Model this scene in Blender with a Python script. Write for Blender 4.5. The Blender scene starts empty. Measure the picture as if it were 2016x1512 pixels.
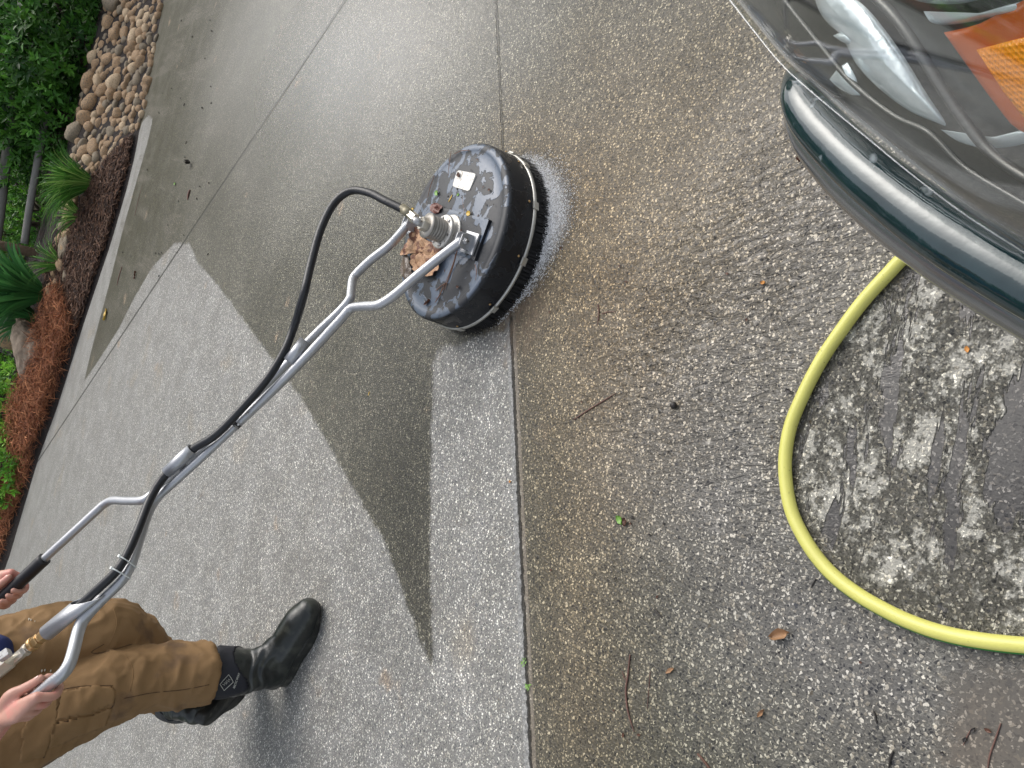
import bpy, bmesh, math, random
import numpy as np
from mathutils import Vector, Matrix, noise
random.seed(7); np.random.seed(7)
SC = bpy.context.scene
COL = SC.collection
# ------------------------------------------------------------ camera, sky, sun, exposure
H = 1.15; FPX = 1514.0; PITCH = math.radians(37.8); ROLL = math.radians(15.1)
Fv = Vector((0, math.cos(PITCH), -math.sin(PITCH)))
Uv = Vector((0, math.sin(PITCH), math.cos(PITCH)))
Rv = Vector((1, 0, 0))
CAM = Vector((0, 0, H))
cd = bpy.data.cameras.new('camera'); cam = bpy.data.objects.new('camera', cd); COL.objects.link(cam)
cd.sensor_width = 36; cd.lens = 36 * FPX / 2016; cd.clip_start = 0.05; cd.clip_end = 500
ex = -math.cos(ROLL) * Uv + math.sin(ROLL) * Rv
ey = math.sin(ROLL) * Uv + math.cos(ROLL) * Rv
m = Matrix((ex, ey, -Fv)).transposed().to_4x4(); m.translation = CAM
cam.matrix_world = m
SC.camera = cam
w = bpy.data.worlds.new('World'); SC.world = w; w.use_nodes = True
wn = w.node_tree; wn.nodes.clear()
sky = wn.nodes.new('ShaderNodeTexSky'); sky.sky_type = 'NISHITA'; sky.sun_disc = False
SUN_EL = math.radians(50); SUN_AZ = math.radians(44)      # azimuth from +Y towards +X
sky.sun_elevation = SUN_EL; sky.sun_rotation = SUN_AZ
sky.dust_density = 4; sky.air_density = 1.2; sky.ozone_density = 1
hs = wn.nodes.new('ShaderNodeHueSaturation'); hs.inputs['Saturation'].default_value = 0.38
bg = wn.nodes.new('ShaderNodeBackground'); bg.inputs[1].default_value = 0.15
wo = wn.nodes.new('ShaderNodeOutputWorld')
wn.links.new(sky.outputs[0], hs.inputs['Color']); wn.links.new(hs.outputs[0], bg.inputs[0]); wn.links.new(bg.outputs[0], wo.inputs[0])
sl = bpy.data.lights.new('sun', 'SUN'); sl.energy = .75; sl.angle = math.radians(55); sl.color = (1, .965, .92)
sun = bpy.data.objects.new('sun', sl); COL.objects.link(sun)
sd = Vector((math.sin(SUN_AZ) * math.cos(SUN_EL), math.cos(SUN_AZ) * math.cos(SUN_EL), math.sin(SUN_EL)))
sun.rotation_euler = sd.to_track_quat('Z', 'Y').to_euler(); sun.location = (0, 3, 6)
SC.view_settings.view_transform = 'Standard'; SC.view_settings.look = 'None'
SC.view_settings.exposure = 0.62; SC.view_settings.gamma = 1

# ------------------------------------------------------------ where a line of sight meets the place
def ray(x, y):
    dx, dy = x - 1008, y - 756
    a = -math.cos(ROLL) * dx - math.sin(ROLL) * dy
    b = math.sin(ROLL) * dx - math.cos(ROLL) * dy
    return (FPX * Fv + a * Uv + b * Rv) / FPX
def G(x, y, z=0.0):
    d = ray(x, y); return CAM + d * ((z - H) / d.z)
def PY(x, y, Y):
    d = ray(x, y); return CAM + d * (Y / d.y)
def PD(x, y, D):
    return CAM + ray(x, y).normalized() * D
def pix(p):
    v = Vector(p) - CAM; k = v.dot(Fv); a = v.dot(Uv) / k * FPX; b = v.dot(Rv) / k * FPX
    return (1008 - math.cos(ROLL) * a + math.sin(ROLL) * b, 756 - math.sin(ROLL) * a - math.cos(ROLL) * b)

# ------------------------------------------------------------ mesh helpers
class MB:
    def __init__(s): s.v = []; s.f = []; s.c = []
    def add(s, vs, fs, col=None):
        o = len(s.v); s.v += [tuple(v) for v in vs]; s.f += [tuple(i + o for i in f) for f in fs]
        if col is not None: s.c += [col] * len(vs)
        return s
    def build(s, name, mat, parent=None, smooth=True):
        me = bpy.data.meshes.new(name)
        off = wloc(parent) if parent else Vector((0, 0, 0))
        vs = np.array(s.v, dtype=np.float64).reshape(-1, 3) - np.array(off)
        me.from_pydata(vs.tolist(), [], s.f)
        if s.c:
            a = me.color_attributes.new('tint', 'FLOAT_COLOR', 'POINT')
            arr = np.ones((len(s.v), 4), dtype=np.float32); arr[:, :3] = np.array(s.c)[:, :3]
            a.data.foreach_set('color', arr.ravel())
        me.polygons.foreach_set('use_smooth', [smooth] * len(me.polygons))
        me.update()
        o = bpy.data.objects.new(name, me); COL.objects.link(o)
        if mat: me.materials.append(mat)
        if parent: o.parent = parent
        return o
def wloc(o):
    v = Vector((0, 0, 0))
    while o: v += o.location; o = o.parent
    return v
def tag(o, label=None, cat=None, group=None, kind=None):
    if label: o['label'] = label
    if cat: o['category'] = cat
    if group: o['group'] = group
    if kind: o['kind'] = kind
    return o
def empty(name, loc, label, cat, group=None):
    o = bpy.data.objects.new(name, None); COL.objects.link(o); o.location = loc; o.empty_display_size = .05
    return tag(o, label, cat, group)
def setorigin(o, p):
    p = Vector(p); o.data.transform(Matrix.Translation(-p)); o.location = p; return o
def spline(P, n=6):
    P = [Vector(p) for p in P]; out = []
    for i in range(len(P) - 1):
        a = P[max(i - 1, 0)]; b = P[i]; c = P[i + 1]; d = P[min(i + 2, len(P) - 1)]
        for k in range(n):
            t = k / n
            out.append(.5 * ((2 * b) + (c - a) * t + (2 * a - 5 * b + 4 * c - d) * t * t + (3 * b - a - 3 * c + d) * t ** 3))
    out.append(P[-1]); return out
def interp(vals, n):
    out = []
    for i in range(len(vals) - 1):
        for k in range(n): t = k / n; out.append(vals[i] * (1 - t) + vals[i + 1] * t)
    out.append(vals[-1]); return out
def tube(mb, P, r, seg=12, n=6, flat=1.0, ref=None, caps=True, smooth=True, round_ends=False):
    """sweep a round (or flattened) section along P; r is a number or one per point"""
    if not isinstance(r, (list, tuple)): r = [r] * len(P)
    r = list(r); P = [Vector(p) for p in P]
    if smooth and len(P) > 2: P2 = spline(P, n); r = interp(r, n)
    else: P2 = P
    if round_ends:
        t0 = (P2[0] - P2[1]).normalized(); t1 = (P2[-1] - P2[-2]).normalized(); r0, r1 = r[0], r[-1]
        a = [P2[0] + t0 * r0 * q for q in (.97, .8, .5)]; ra = [r0 * q for q in (.25, .6, .87)]
        b = [P2[-1] + t1 * r1 * q for q in (.5, .8, .97)]; rb = [r1 * q for q in (.87, .6, .25)]
        P2 = a + P2 + b; r = ra + r + rb
    T = []
    for i in range(len(P2)):
        t = P2[min(i + 1, len(P2) - 1)] - P2[max(i - 1, 0)]; T.append(t.normalized())
    N = Vector(ref) if ref is not None else (Vector((0, 0, 1)) if abs(T[0].z) < .9 else Vector((1, 0, 0)))
    vs = []; fs = []
    for i, p in enumerate(P2):
        N = (N - T[i] * N.dot(T[i])); 
        if N.length < 1e-6: N = T[i].orthogonal()
        N.normalize(); B = T[i].cross(N)
        fl = flat[min(i, len(flat) - 1)] if isinstance(flat, list) else flat
        for k in range(seg):
            a = 2 * math.pi * k / seg
            vs.append(p + (N * math.cos(a) * fl + B * math.sin(a)) * r[i])
    for i in range(len(P2) - 1):
        for k in range(seg):
            k2 = (k + 1) % seg
            fs.append((i * seg + k, i * seg + k2, (i + 1) * seg + k2, (i + 1) * seg + k))
    if caps:
        fs.append(tuple(range(seg - 1, -1, -1))); fs.append(tuple((len(P2) - 1) * seg + k for k in range(seg)))
    mb.add(vs, fs); return mb
def lathe(mb, prof, c, ax=(0, 0, 1), seg=64):
    """prof: (radius, height) along axis ax from centre c"""
    ax = Vector(ax).normalized(); N = ax.orthogonal().normalized(); B = ax.cross(N); c = Vector(c)
    vs = []; fs = []
    for (r, h) in prof:
        for k in range(seg):
            a = 2 * math.pi * k / seg; vs.append(c + ax * h + (N * math.cos(a) + B * math.sin(a)) * r)
    for i in range(len(prof) - 1):
        for k in range(seg):
            k2 = (k + 1) % seg; fs.append((i * seg + k, i * seg + k2, (i + 1) * seg + k2, (i + 1) * seg + k))
    fs.append(tuple(range(seg - 1, -1, -1))); fs.append(tuple((len(prof) - 1) * seg + k for k in range(seg)))
    mb.add(vs, fs); return mb
def box(mb, c, X, Y, Z, bev=0.0):
    """oriented box, half axes X Y Z, with chamfered top edges"""
    c = Vector(c); X, Y, Z = Vector(X), Vector(Y), Vector(Z)
    vs = []
    b = bev
    for (sz, k) in ((-1, 1), (1 - 2 * b, 1), (1, 1 - b)):
        for sx, sy in ((-1, -1), (1, -1), (1, 1), (-1, 1)):
            vs.append(c + X * sx * k + Y * sy * k + Z * sz)
    fs = [(3, 2, 1, 0), (8, 9, 10, 11)]
    for i in (0, 4):
        for k in range(4):
            k2 = (k + 1) % 4; fs.append((i + k, i + k2, i + 4 + k2, i + 4 + k))
    mb.add(vs, fs); return mb
def remeshed(mb, vox, smooth=6, fac=.5):
    me = bpy.data.meshes.new('tmp'); me.from_pydata(mb.v, [], mb.f); me.update()
    o = bpy.data.objects.new('tmp', me); COL.objects.link(o)
    a = o.modifiers.new('r', 'REMESH'); a.mode = 'VOXEL'; a.voxel_size = vox; a.adaptivity = 0
    if smooth: b = o.modifiers.new('s', 'SMOOTH'); b.iterations = smooth; b.factor = fac
    dg = bpy.context.evaluated_depsgraph_get(); dg.update()
    e = o.evaluated_get(dg); me2 = bpy.data.meshes.new_from_object(e)
    out = MB(); out.v = [tuple(v.co) for v in me2.vertices]; out.f = [tuple(p.vertices) for p in me2.polygons]
    bpy.data.objects.remove(o); bpy.data.meshes.remove(me); bpy.data.meshes.remove(me2)
    return out
def normals(mb):
    v = np.array(mb.v); n = np.zeros_like(v)
    f4 = np.array([f if len(f) == 4 else (f[0], f[1], f[2], f[2]) for f in mb.f if len(f) in (3, 4)])
    a = v[f4[:, 0]]; b = v[f4[:, 1]]; c = v[f4[:, 2]]; fn = np.cross(b - a, c - a)
    for k in range(4): np.add.at(n, f4[:, k], fn)
    return n / (np.linalg.norm(n, axis=1, keepdims=True) + 1e-12)

# ------------------------------------------------------------ materials
def nmat(name):
    m = bpy.data.materials.new(name); m.use_nodes = True; nt = m.node_tree; b = nt.nodes['Principled BSDF']
    return m, nt, b
def N(nt, t, **k):
    n = nt.nodes.new(t)
    for a, v in k.items(): setattr(n, a, v)
    return n
def mat(name, col, rough=.5, metal=0.0, var=.15, scale=30, bump=0.0, bscale=200, coat=0.0, spec=.5, tint=False, dirt_or_glint=None, dscale=12, dth=.55):
    m, nt, b = nmat(name)
    tc = N(nt, 'ShaderNodeTexCoord'); nz = N(nt, 'ShaderNodeTexNoise'); nz.inputs['Scale'].default_value = scale; nz.inputs['Detail'].default_value = 5
    nt.links.new(tc.outputs['Object'], nz.inputs['Vector'])
    mx = N(nt, 'ShaderNodeMix', data_type='RGBA', blend_type='MIX')
    nt.links.new(nz.outputs[0], mx.inputs[0])
    mx.inputs[6].default_value = tuple(c * (1 - var) for c in col) + (1,); mx.inputs[7].default_value = tuple(min(1, c * (1 + var)) for c in col) + (1,)
    out = mx.outputs[2]
    if tint:
        at = N(nt, 'ShaderNodeAttribute', attribute_name='tint'); m2 = N(nt, 'ShaderNodeMix', data_type='RGBA', blend_type='MULTIPLY'); m2.inputs[0].default_value = 1
        nt.links.new(out, m2.inputs[6]); nt.links.new(at.outputs['Color'], m2.inputs[7]); out = m2.outputs[2]
    if dirt_or_glint:
        n3 = N(nt, 'ShaderNodeTexNoise'); n3.inputs['Scale'].default_value = dscale; n3.inputs['Detail'].default_value = 8
        nt.links.new(tc.outputs['Object'], n3.inputs['Vector'])
        mr = N(nt, 'ShaderNodeMapRange'); mr.inputs[1].default_value = dth; mr.inputs[2].default_value = dth + .08; nt.links.new(n3.outputs[0], mr.inputs[0])
        m3 = N(nt, 'ShaderNodeMix', data_type='RGBA'); nt.links.new(mr.outputs[0], m3.inputs[0]); nt.links.new(out, m3.inputs[6]); m3.inputs[7].default_value = tuple(dirt_or_glint) + (1,); out = m3.outputs[2]
    nt.links.new(out, b.inputs['Base Color'])
    b.inputs['Roughness'].default_value = rough; b.inputs['Metallic'].default_value = metal; b.inputs['Specular IOR Level'].default_value = spec
    b.inputs['Coat Weight'].default_value = coat
    if bump:
        n2 = N(nt, 'ShaderNodeTexNoise'); n2.inputs['Scale'].default_value = bscale; n2.inputs['Detail'].default_value = 4; nt.links.new(tc.outputs['Object'], n2.inputs['Vector'])
        bp = N(nt, 'ShaderNodeBump'); bp.inputs['Strength'].default_value = 1; bp.inputs['Distance'].default_value = bump
        nt.links.new(n2.outputs[0], bp.inputs['Height']); nt.links.new(bp.outputs[0], b.inputs['Normal'])
    return m

# ------------------------------------------------------------ the ground: driveway with its wet, dirty and cleaned areas
EDGE = [(-60, 1300), (17, 1095), (36, 1030), (73, 905), (112, 798), (162, 640), (180, 586), (216, 480), (247, 374), (265, 300), (282, 200), (300, 110), (320, 0), (345, -150)]
EP = sorted([(G(*q).x, G(*q).y) for q in EDGE])
EX = np.array([e[0] for e in EP]); EY = np.array([e[1] for e in EP])
def edgeY(x): return np.interp(x, EX, EY) if np.ndim(x) else float(np.interp(x, EX, EY))
def rise(d):
    return 0 if d <= 0 else (.27 * d if d < 1.1 else max(.10, .297 - .03 * (d - 1.1)))
def terr(x, y): return rise(y - edgeY(x))
def TG(px, py, dz=0):
    d = ray(px, py); lo = 6.0; y = None
    yy = 6.0
    while yy < 30:
        p = CAM + d * (yy / d.y)
        if p.z <= terr(p.x, p.y) + dz: return p
        yy += .02
    return CAM + d * (12 / d.y)

def polysdf(X, Y, poly):
    """signed distance, positive inside"""
    P = np.array([(G(*q).x, G(*q).y) for q in poly]); n = len(P)
    d = np.full(X.shape, 1e9); ins = np.zeros(X.shape, bool)
    for i in range(n):
        a = P[i]; b = P[(i + 1) % n]; e = b - a; wx = X - a[0]; wy = Y - a[1]
        t = np.clip((wx * e[0] + wy * e[1]) / (e @ e + 1e-12), 0, 1)
        d = np.minimum(d, np.hypot(wx - t * e[0], wy - t * e[1]))
        c = ((a[1] <= Y) & (b[1] > Y)) | ((b[1] <= Y) & (a[1] > Y))
        xx = a[0] + (Y - a[1]) / (b[1] - a[1] + 1e-12) * (b[0] - a[0]); ins ^= c & (X < xx)
    return np.where(ins, d, -d)
def soft(s, w): t = np.clip(s / w * .5 + .5, 0, 1); return t * t * (3 - 2 * t)
CLEAN = [(850, 1325), (760, 1072), (600, 792), (500, 657), (430, 562), (388, 514), (374, 480), (345, 477), (300, 525), (262, 590), (235, 645), (200, 700), (165, 752),
         (180, 690), (215, 560), (240, 460), (265, 370), (288, 290), (301, 235), (292, 226), (280, 240), (262, 300), (240, 374), (210, 480), (172, 586), (150, 640), (100, 798), (60, 905), (20, 1030), (0, 1095), (-60, 1300), (-100, 1700),
         (1058, 1750), (1045, 1512), (1034, 1200), (1024, 1000), (1014, 700), (1008, 640), (930, 668), (852, 690), (848, 850), (846, 1100)]
WEDGE = [(388, 514), (430, 562), (500, 657), (600, 792), (760, 1072), (850, 1325), (846, 1100), (848, 850), (852, 700), (800, 620), (700, 480), (560, 420)]
BROWN = [(1000, 250), (1030, 600), (1065, 820), (1100, 1000), (1110, 1200), (1120, 1420), (1150, 1420), (1170, 1100), (1300, 900), (1420, 650), (1480, 350), (1250, 180)]
FILM = [(1480, 250), (1330, 450), (1240, 680), (1250, 900), (1330, 1050), (1400, 1200), (1700, 1500), (2300, 1700), (2300, 1270), (1850, 1250), (1600, 1080), (1548, 900), (1620, 690), (1820, 455), (1700, 200)]
LOOP = [(1860, 400), (1825, 470), (1710, 600), (1628, 700), (1580, 795), (1562, 870), (1562, 940), (1578, 1010), (1615, 1070), (1690, 1145), (1785, 1205), (1885, 1238), (2016, 1252), (2400, 1300), (2500, 500), (2100, 420)]
PUDDLE = [(1840, 1300), (1835, 1600), (2500, 1800), (2500, 1290), (2000, 1290)]
SIDE = [(1810, 1270), (1850, 1275), (1870, 1380), (1875, 1600), (1820, 1600), (1830, 1400)]
FOAM = [(1035, 300), (1085, 325), (1118, 370), (1124, 430), (1102, 480), (1058, 540), (1020, 575), (1000, 420)]
MUDDY = [(975, 560), (1040, 540), (1075, 580), (1060, 640), (1030, 690), (1000, 670), (960, 640)]
jB1, jB2 = G(1006, 640), G(1045, 1500); jA1, jA2 = G(680, 0), G(80, 900)

def line_d(X, Y, a, b):
    e = Vector((b.x - a.x, b.y - a.y)).normalized(); return (X - a.x) * e.y - (Y - a.y) * e.x

xs = np.concatenate([-np.geomspace(14, 3.7, 14), np.arange(-3.6, 3.61, .045), np.geomspace(3.7, 14, 14)])
ts = np.concatenate([np.linspace(-1.0, -.03, 10), np.linspace(0, 1, 210)])
XX = np.tile(xs, (len(ts), 1)); EYY = edgeY(xs)[None, :]; YY = -.6 + (EYY + .6) * ts[:, None]
YY = np.where(ts[:, None] < 0, -.6 + ts[:, None] * 7, YY)
nx, ny = len(xs), len(ts)
vs = np.stack([XX.ravel(), YY.ravel(), np.zeros(XX.size)], 1)
fs = [(j * nx + i, j * nx + i + 1, (j + 1) * nx + i + 1, (j + 1) * nx + i) for j in range(ny - 1) for i in range(nx - 1)]
dw = MB(); dw.v = vs.tolist(); dw.f = fs

def ground_mat():
    m, nt, b = nmat('exposed_aggregate_concrete'); L = nt.links.new
    geo = N(nt, 'ShaderNodeNewGeometry'); pos = geo.outputs['Position']
    def A(n): return N(nt, 'ShaderNodeAttribute', attribute_name=n).outputs['Fac']
    def NZ(scale, det=4, rough=.55, vec=None, dist=0):
        n = N(nt, 'ShaderNodeTexNoise'); n.inputs['Scale'].default_value = scale; n.inputs['Detail'].default_value = det; n.inputs['Roughness'].default_value = rough; n.inputs['Distortion'].default_value = dist
        L(vec or pos, n.inputs['Vector']); return n.outputs[0]
    def MR(x, a, c, d=0, e=1):
        n = N(nt, 'ShaderNodeMapRange', interpolation_type='SMOOTHSTEP'); L(x, n.inputs[0])
        for i, q in enumerate((a, c, d, e)): n.inputs[i + 1].default_value = q
        return n.outputs[0]
    def M(op, a, c=None, d=None):
        n = N(nt, 'ShaderNodeMath', operation=op)
        for i, q in enumerate((a, c, d)):
            if q is None: continue
            if isinstance(q, (int, float)): n.inputs[i].default_value = q
            else: L(q, n.inputs[i])
        return n.outputs[0]
    def MX(f, a, c, bt='MIX'):
        n = N(nt, 'ShaderNodeMix', data_type='RGBA', blend_type=bt)
        if isinstance(f, (int, float)): n.inputs[0].default_value = f
        else: L(f, n.inputs[0])
        for i, q in ((6, a), (7, c)):
            if isinstance(q, tuple): n.inputs[i].default_value = q + (1,)
            else: L(q, n.inputs[i])
        return n.outputs[2]
    def VOR(scale, feat='F1', rnd=1):
        n = N(nt, 'ShaderNodeTexVoronoi', feature=feat, voronoi_dimensions='2D'); n.inputs['Scale'].default_value = scale; n.inputs['Randomness'].default_value = rnd
        wv = N(nt, 'ShaderNodeVectorMath', operation='ADD'); L(pos, wv.inputs[0]); L(warp, wv.inputs[1]); L(wv.outputs[0], n.inputs['Vector']); return n
    wn_ = N(nt, 'ShaderNodeTexNoise'); wn_.inputs['Scale'].default_value = 160; L(pos, wn_.inputs['Vector'])
    ws = N(nt, 'ShaderNodeVectorMath', operation='SCALE'); L(wn_.outputs['Color'], ws.inputs[0]); ws.inputs[3].default_value = .011; warp = ws.outputs[0]
    def ramp(x, stops):
        n = N(nt, 'ShaderNodeValToRGB'); n.color_ramp.interpolation = 'CONSTANT'; e = n.color_ramp.elements
        while len(e) < len(stops): e.new(.5)
        for i, (p, c) in enumerate(stops): e[i].position = p; e[i].color = (c[0], c[1], c[2], 1)
        L(x, n.inputs[0]); return n.outputs[0]
    n_edge = NZ(14, 5, .7); n_fine = NZ(90, 4, .7); n_big = NZ(1.7, 4, .55); n_mid = NZ(6, 5, .6)
    n_edge2 = M('ADD', M('MULTIPLY', M('SUBTRACT', n_edge, .5), .045), M('MULTIPLY', M('SUBTRACT', n_fine, .5), .045))
    clean = MR(M('ADD', A('clean'), n_edge2), -.008, .012)
    wedge = A('wedge'); brown = A('brown'); film0 = A('film'); loop = MR(M('ADD', A('loop'), M('MULTIPLY', n_edge2, 1.6)), -.01, .02)
    pud = MR(M('ADD', A('puddle'), M('MULTIPLY', n_edge2, 2.5)), -.02, .03); side = MR(M('ADD', A('side'), M('MULTIPLY', n_edge2, 2.2)), -.012, .008)
    v1 = VOR(150); v2 = VOR(50); v3 = VOR(235)
    def SEP(v):
        n = N(nt, 'ShaderNodeSeparateColor'); L(v.outputs['Color'], n.inputs[0]); return n.outputs
    c1 = SEP(v1); c2 = SEP(v2); c3 = SEP(v3)
    speck = MX(MR(NZ(210, 3, .8), .3, .7), (.66, .66, .67), (1.12, 1.11, 1.09))
    speck = MX(M('MULTIPLY', MR(NZ(55, 4, .75), .52, .62), .35), speck, (.55, .55, .56))
    m3 = MR(v3.outputs['Distance'], .30, .42, 1, 0)
    k3 = ramp(c3[0], [(0, (.30, .30, .33)), (.18, (.95, .92, .88)), (.70, (1.7, 1.64, 1.55)), (.86, (3.3, 3.25, 3.1))])
    speck = MX(M('MULTIPLY', m3, MR(M('ABSOLUTE', M('SUBTRACT', c3[0], .44)), .26, .30)), speck, k3)
    m1 = MR(M('SUBTRACT', v1.outputs['Distance'], M('MULTIPLY', c1[1], .24)), .12, .20, 1, 0)
    k1 = ramp(c1[0], [(0, (.22, .23, .27)), (.19, (.95, .92, .88)), (.60, (1.6, 1.5, 1.35)), (.72, (3.0, 2.85, 2.6)), (.86, (4.6, 4.5, 4.3))])
    speck = MX(M('MULTIPLY', m1, MR(M('ABSOLUTE', M('SUBTRACT', c1[0], .39)), .20, .23)), speck, k1)
    m2 = M('MULTIPLY', MR(v2.outputs['Distance'], .13, .19, 1, 0), MR(c2[1], .90, .92))
    k2 = ramp(c2[0], [(0, (.40, .42, .50)), (.35, (2.4, 2.35, 2.25)), (.6, (.75, .66, .55)), (.8, (3.2, 3.2, 3.2))])
    speck = MX(m2, speck, k2)
    # base tones of the surface, wet and dry
    wet = MX(MR(n_big, .35, .65), (.076, .073, .056), (.112, .108, .088))
    wet = MX(wedge, wet, (.044, .0425, .034))
    gn = M('MULTIPLY', A('green'), MR(n_mid, .25, .75, .4, 1)); wet = MX(gn, wet, (.040, .038, .020))
    brn = MX(MR(n_mid, .3, .7), (.102, .076, .043), (.155, .124, .080)); base = MX(M('MAXIMUM', brown, M('MULTIPLY', A('silt'), .8)), wet, brn)
    base = MX(M('MULTIPLY', M('MULTIPLY', film0, .8), M('SUBTRACT', 1.0, M('MULTIPLY', A('silt'), .75))), base, MX(MR(n_mid, .35, .65), (.118, .111, .104), (.155, .150, .148)))
    cl = MX(MR(n_mid, .3, .75), (.205, .203, .190), (.262, .261, .250))
    stain = M('MULTIPLY', MR(NZ(2.6, 3, .5), .60, .74), .5); cl = MX(stain, cl, (.26, .225, .17))
    base = MX(clean, base, cl)
    spots = M('MULTIPLY', MR(NZ(5.1, 3, .5), .66, .76), M('SUBTRACT', 1.0, film0)); base = MX(M('MULTIPLY', spots, .6), base, (.28, .21, .145))
    # rough uncleaned patch: pale crust and dark aggregate between water channels
    def DIRC(p, q, along, across):
        d = (G(*q) - G(*p)); d.z = 0; d.normalize(); o = N(nt, 'ShaderNodeCombineXYZ')
        for i, (v, k) in enumerate(((d, along), (Vector((-d.y, d.x, 0)), across))):
            n = N(nt, 'ShaderNodeVectorMath', operation='DOT_PRODUCT'); L(pos, n.inputs[0]); n.inputs[1].default_value = tuple(v * k); L(n.outputs['Value'], o.inputs[i])
        return o.outputs[0]
    chan = NZ(1, 5, .62, DIRC((1880, 650), (1800, 1250), 3.2, 15), .35); crust = NZ(70, 7, .8); lich = NZ(11, 5, .7)
    crm = MR(M('ADD', crust, M('MULTIPLY', M('SUBTRACT', lich, .5), 1.2)), .38, .58)
    lp = MX(crm, (.105, .100, .085), (.34, .33, .29))
    ch = MR(M('ADD', chan, M('MULTIPLY', n_edge2, 1.0)), .535, .555); lp = MX(ch, lp, (.062, .059, .056))
    base = MX(M('MAXIMUM', loop, M('MULTIPLY', side, .85)), base, lp)
    pudc = MX(MR(n_mid, .3, .7), (.13, .112, .092), (.092, .088, .08)); base = MX(M('MULTIPLY', pud, .8), base, pudc)
    strk = NZ(1, 4, .6, DIRC((300, 250), (500, 250), .9, 7), .3); base = MX(M('MULTIPLY', M('MULTIPLY', A('green'), MR(strk, .5, .68)), .55), base, (.125, .115, .095))
    contrast = M('SUBTRACT', 1.0, M('MULTIPLY', M('MAXIMUM', M('MULTIPLY', pud, .6), M('MULTIPLY', A('kerb'), .55)), 1.0))
    far = MR(A('dist'), 2.5, 7.5, 1, .6); contrast = M('MULTIPLY', contrast, far)
    speck = MX(contrast, (1.05, 1.03, 1.0), speck)
    speck = MX(M('MAXIMUM', M('MULTIPLY', clean, .24), M('MULTIPLY', M('MULTIPLY', loop, crm), .55)), speck, (1.0, 1.0, 1.0))
    col = MX(1.0, base, speck, 'MULTIPLY')
    # joints between the slabs
    jn = M('MULTIPLY', M('SUBTRACT', NZ(60, 5, .75), .5), .020)
    dB = M('ADD', A('jB'), jn); aB = M('ABSOLUTE', dB)
    lip = M('MULTIPLY', MR(M('ABSOLUTE', M('ADD', dB, .011)), .007, .011, 1, 0), A('bmask')); col = MX(M('MULTIPLY', lip, .75), col, MX(MR(n_fine, .4, .6), (.17, .17, .165), (.34, .34, .33)))
    lip2 = M('MULTIPLY', MR(M('ABSOLUTE', M('SUBTRACT', A('jB'), .009)), .006, .009, 1, 0), A('bmask')); col = MX(M('MULTIPLY', lip2, .6), col, (.24, .205, .165))
    gapB = M('MULTIPLY', MR(aB, .0030, .0062, 1, 0), MR(A('bmask'), 0, 1, .55, 1)); col = MX(M('MULTIPLY', gapB, .92), col, (.018, .016, .012))
    gapA = MR(M('ABSOLUTE', M('ADD', A('jA'), M('MULTIPLY', jn, .5))), .005, .016, 1, 0); col = MX(M('MULTIPLY', gapA, .85), col, (.028, .026, .02))
    foam = M('MULTIPLY', MR(M('ADD', NZ(170, 6, .9), M('MULTIPLY', A('foam'), .60)), .78, 1.16), .85); col = MX(foam, col, (.75, .76, .77))
    mud = M('MULTIPLY', A('mud'), MR(NZ(40, 5, .7), .35, .6)); col = MX(M('MULTIPLY', mud, .7), col, (.20, .145, .10))
    L(col, b.inputs['Base Color'])
    # gloss: the wet slab shines, water film shines most
    filmn = M('MULTIPLY', film0, MR(n_mid, .2, .55, .6, 1))
    rg = M('SUBTRACT', .62, M('MULTIPLY', M('SUBTRACT', 1.0, clean), .22))
    watery = M('MAXIMUM', M('MAXIMUM', filmn, M('MULTIPLY', pud, 1.0)), M('MULTIPLY', M('MAXIMUM', loop, side), ch))
    dry = M('MULTIPLY', loop, M('SUBTRACT', 1.0, ch))
    watery = M('MULTIPLY', watery, M('SUBTRACT', 1.0, dry))
    rough = N(nt, 'ShaderNodeMix', data_type='FLOAT'); L(M('MULTIPLY', watery, .9), rough.inputs[0]); L(rg, rough.inputs[2]); rough.inputs[3].default_value = .06
    L(M('ADD', M('SUBTRACT', rough.outputs[0], M('MULTIPLY', A('shine'), .30)), M('MULTIPLY', A('green'), .2)), b.inputs['Roughness'])
    L(M('SUBTRACT', M('ADD', .36, M('MULTIPLY', A('shine'), 1.1)), M('MULTIPLY', A('green'), .16)), b.inputs['Specular IOR Level'])
    # relief: stones standing proud, pits, ripples in the water
    hstone = M('MULTIPLY', M('SUBTRACT', .6, v1.outputs['Distance']), .0016); h3 = M('MULTIPLY', M('SUBTRACT', .5, v3.outputs['Distance']), .0007)
    hh = M('ADD', M('ADD', hstone, h3), M('MULTIPLY', n_fine, .002))
    hh = M('MULTIPLY', hh, M('SUBTRACT', 1.0, M('MULTIPLY', watery, .93)))
    hh = M('MULTIPLY', hh, M('SUBTRACT', 1.0, M('MULTIPLY', A('kerb'), .6))); hh = M('MULTIPLY', hh, M('SUBTRACT', 1.0, M('MULTIPLY', A('shine'), .55)))
    rip = NZ(1, 3, .6, DIRC((1380, 700), (1480, 672), 26, 70), .9); hh = M('ADD', hh, M('MULTIPLY', M('MULTIPLY', rip, A('ripple')), .0115))
    hh = M('SUBTRACT', hh, M('MULTIPLY', gapB, .006)); hh = M('SUBTRACT', hh, M('MULTIPLY', gapA, .003)); hh = M('ADD', hh, M('MULTIPLY', foam, .004))
    hh = M('ADD', hh, M('MULTIPLY', M('MULTIPLY', crm, M('MULTIPLY', loop, M('SUBTRACT', 1.0, ch))), .003))
    bp = N(nt, 'ShaderNodeBump'); bp.inputs['Strength'].default_value = 1; bp.inputs['Distance'].default_value = 1; L(hh, bp.inputs['Height']); L(bp.outputs[0], b.inputs['Normal'])
    return m
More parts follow.
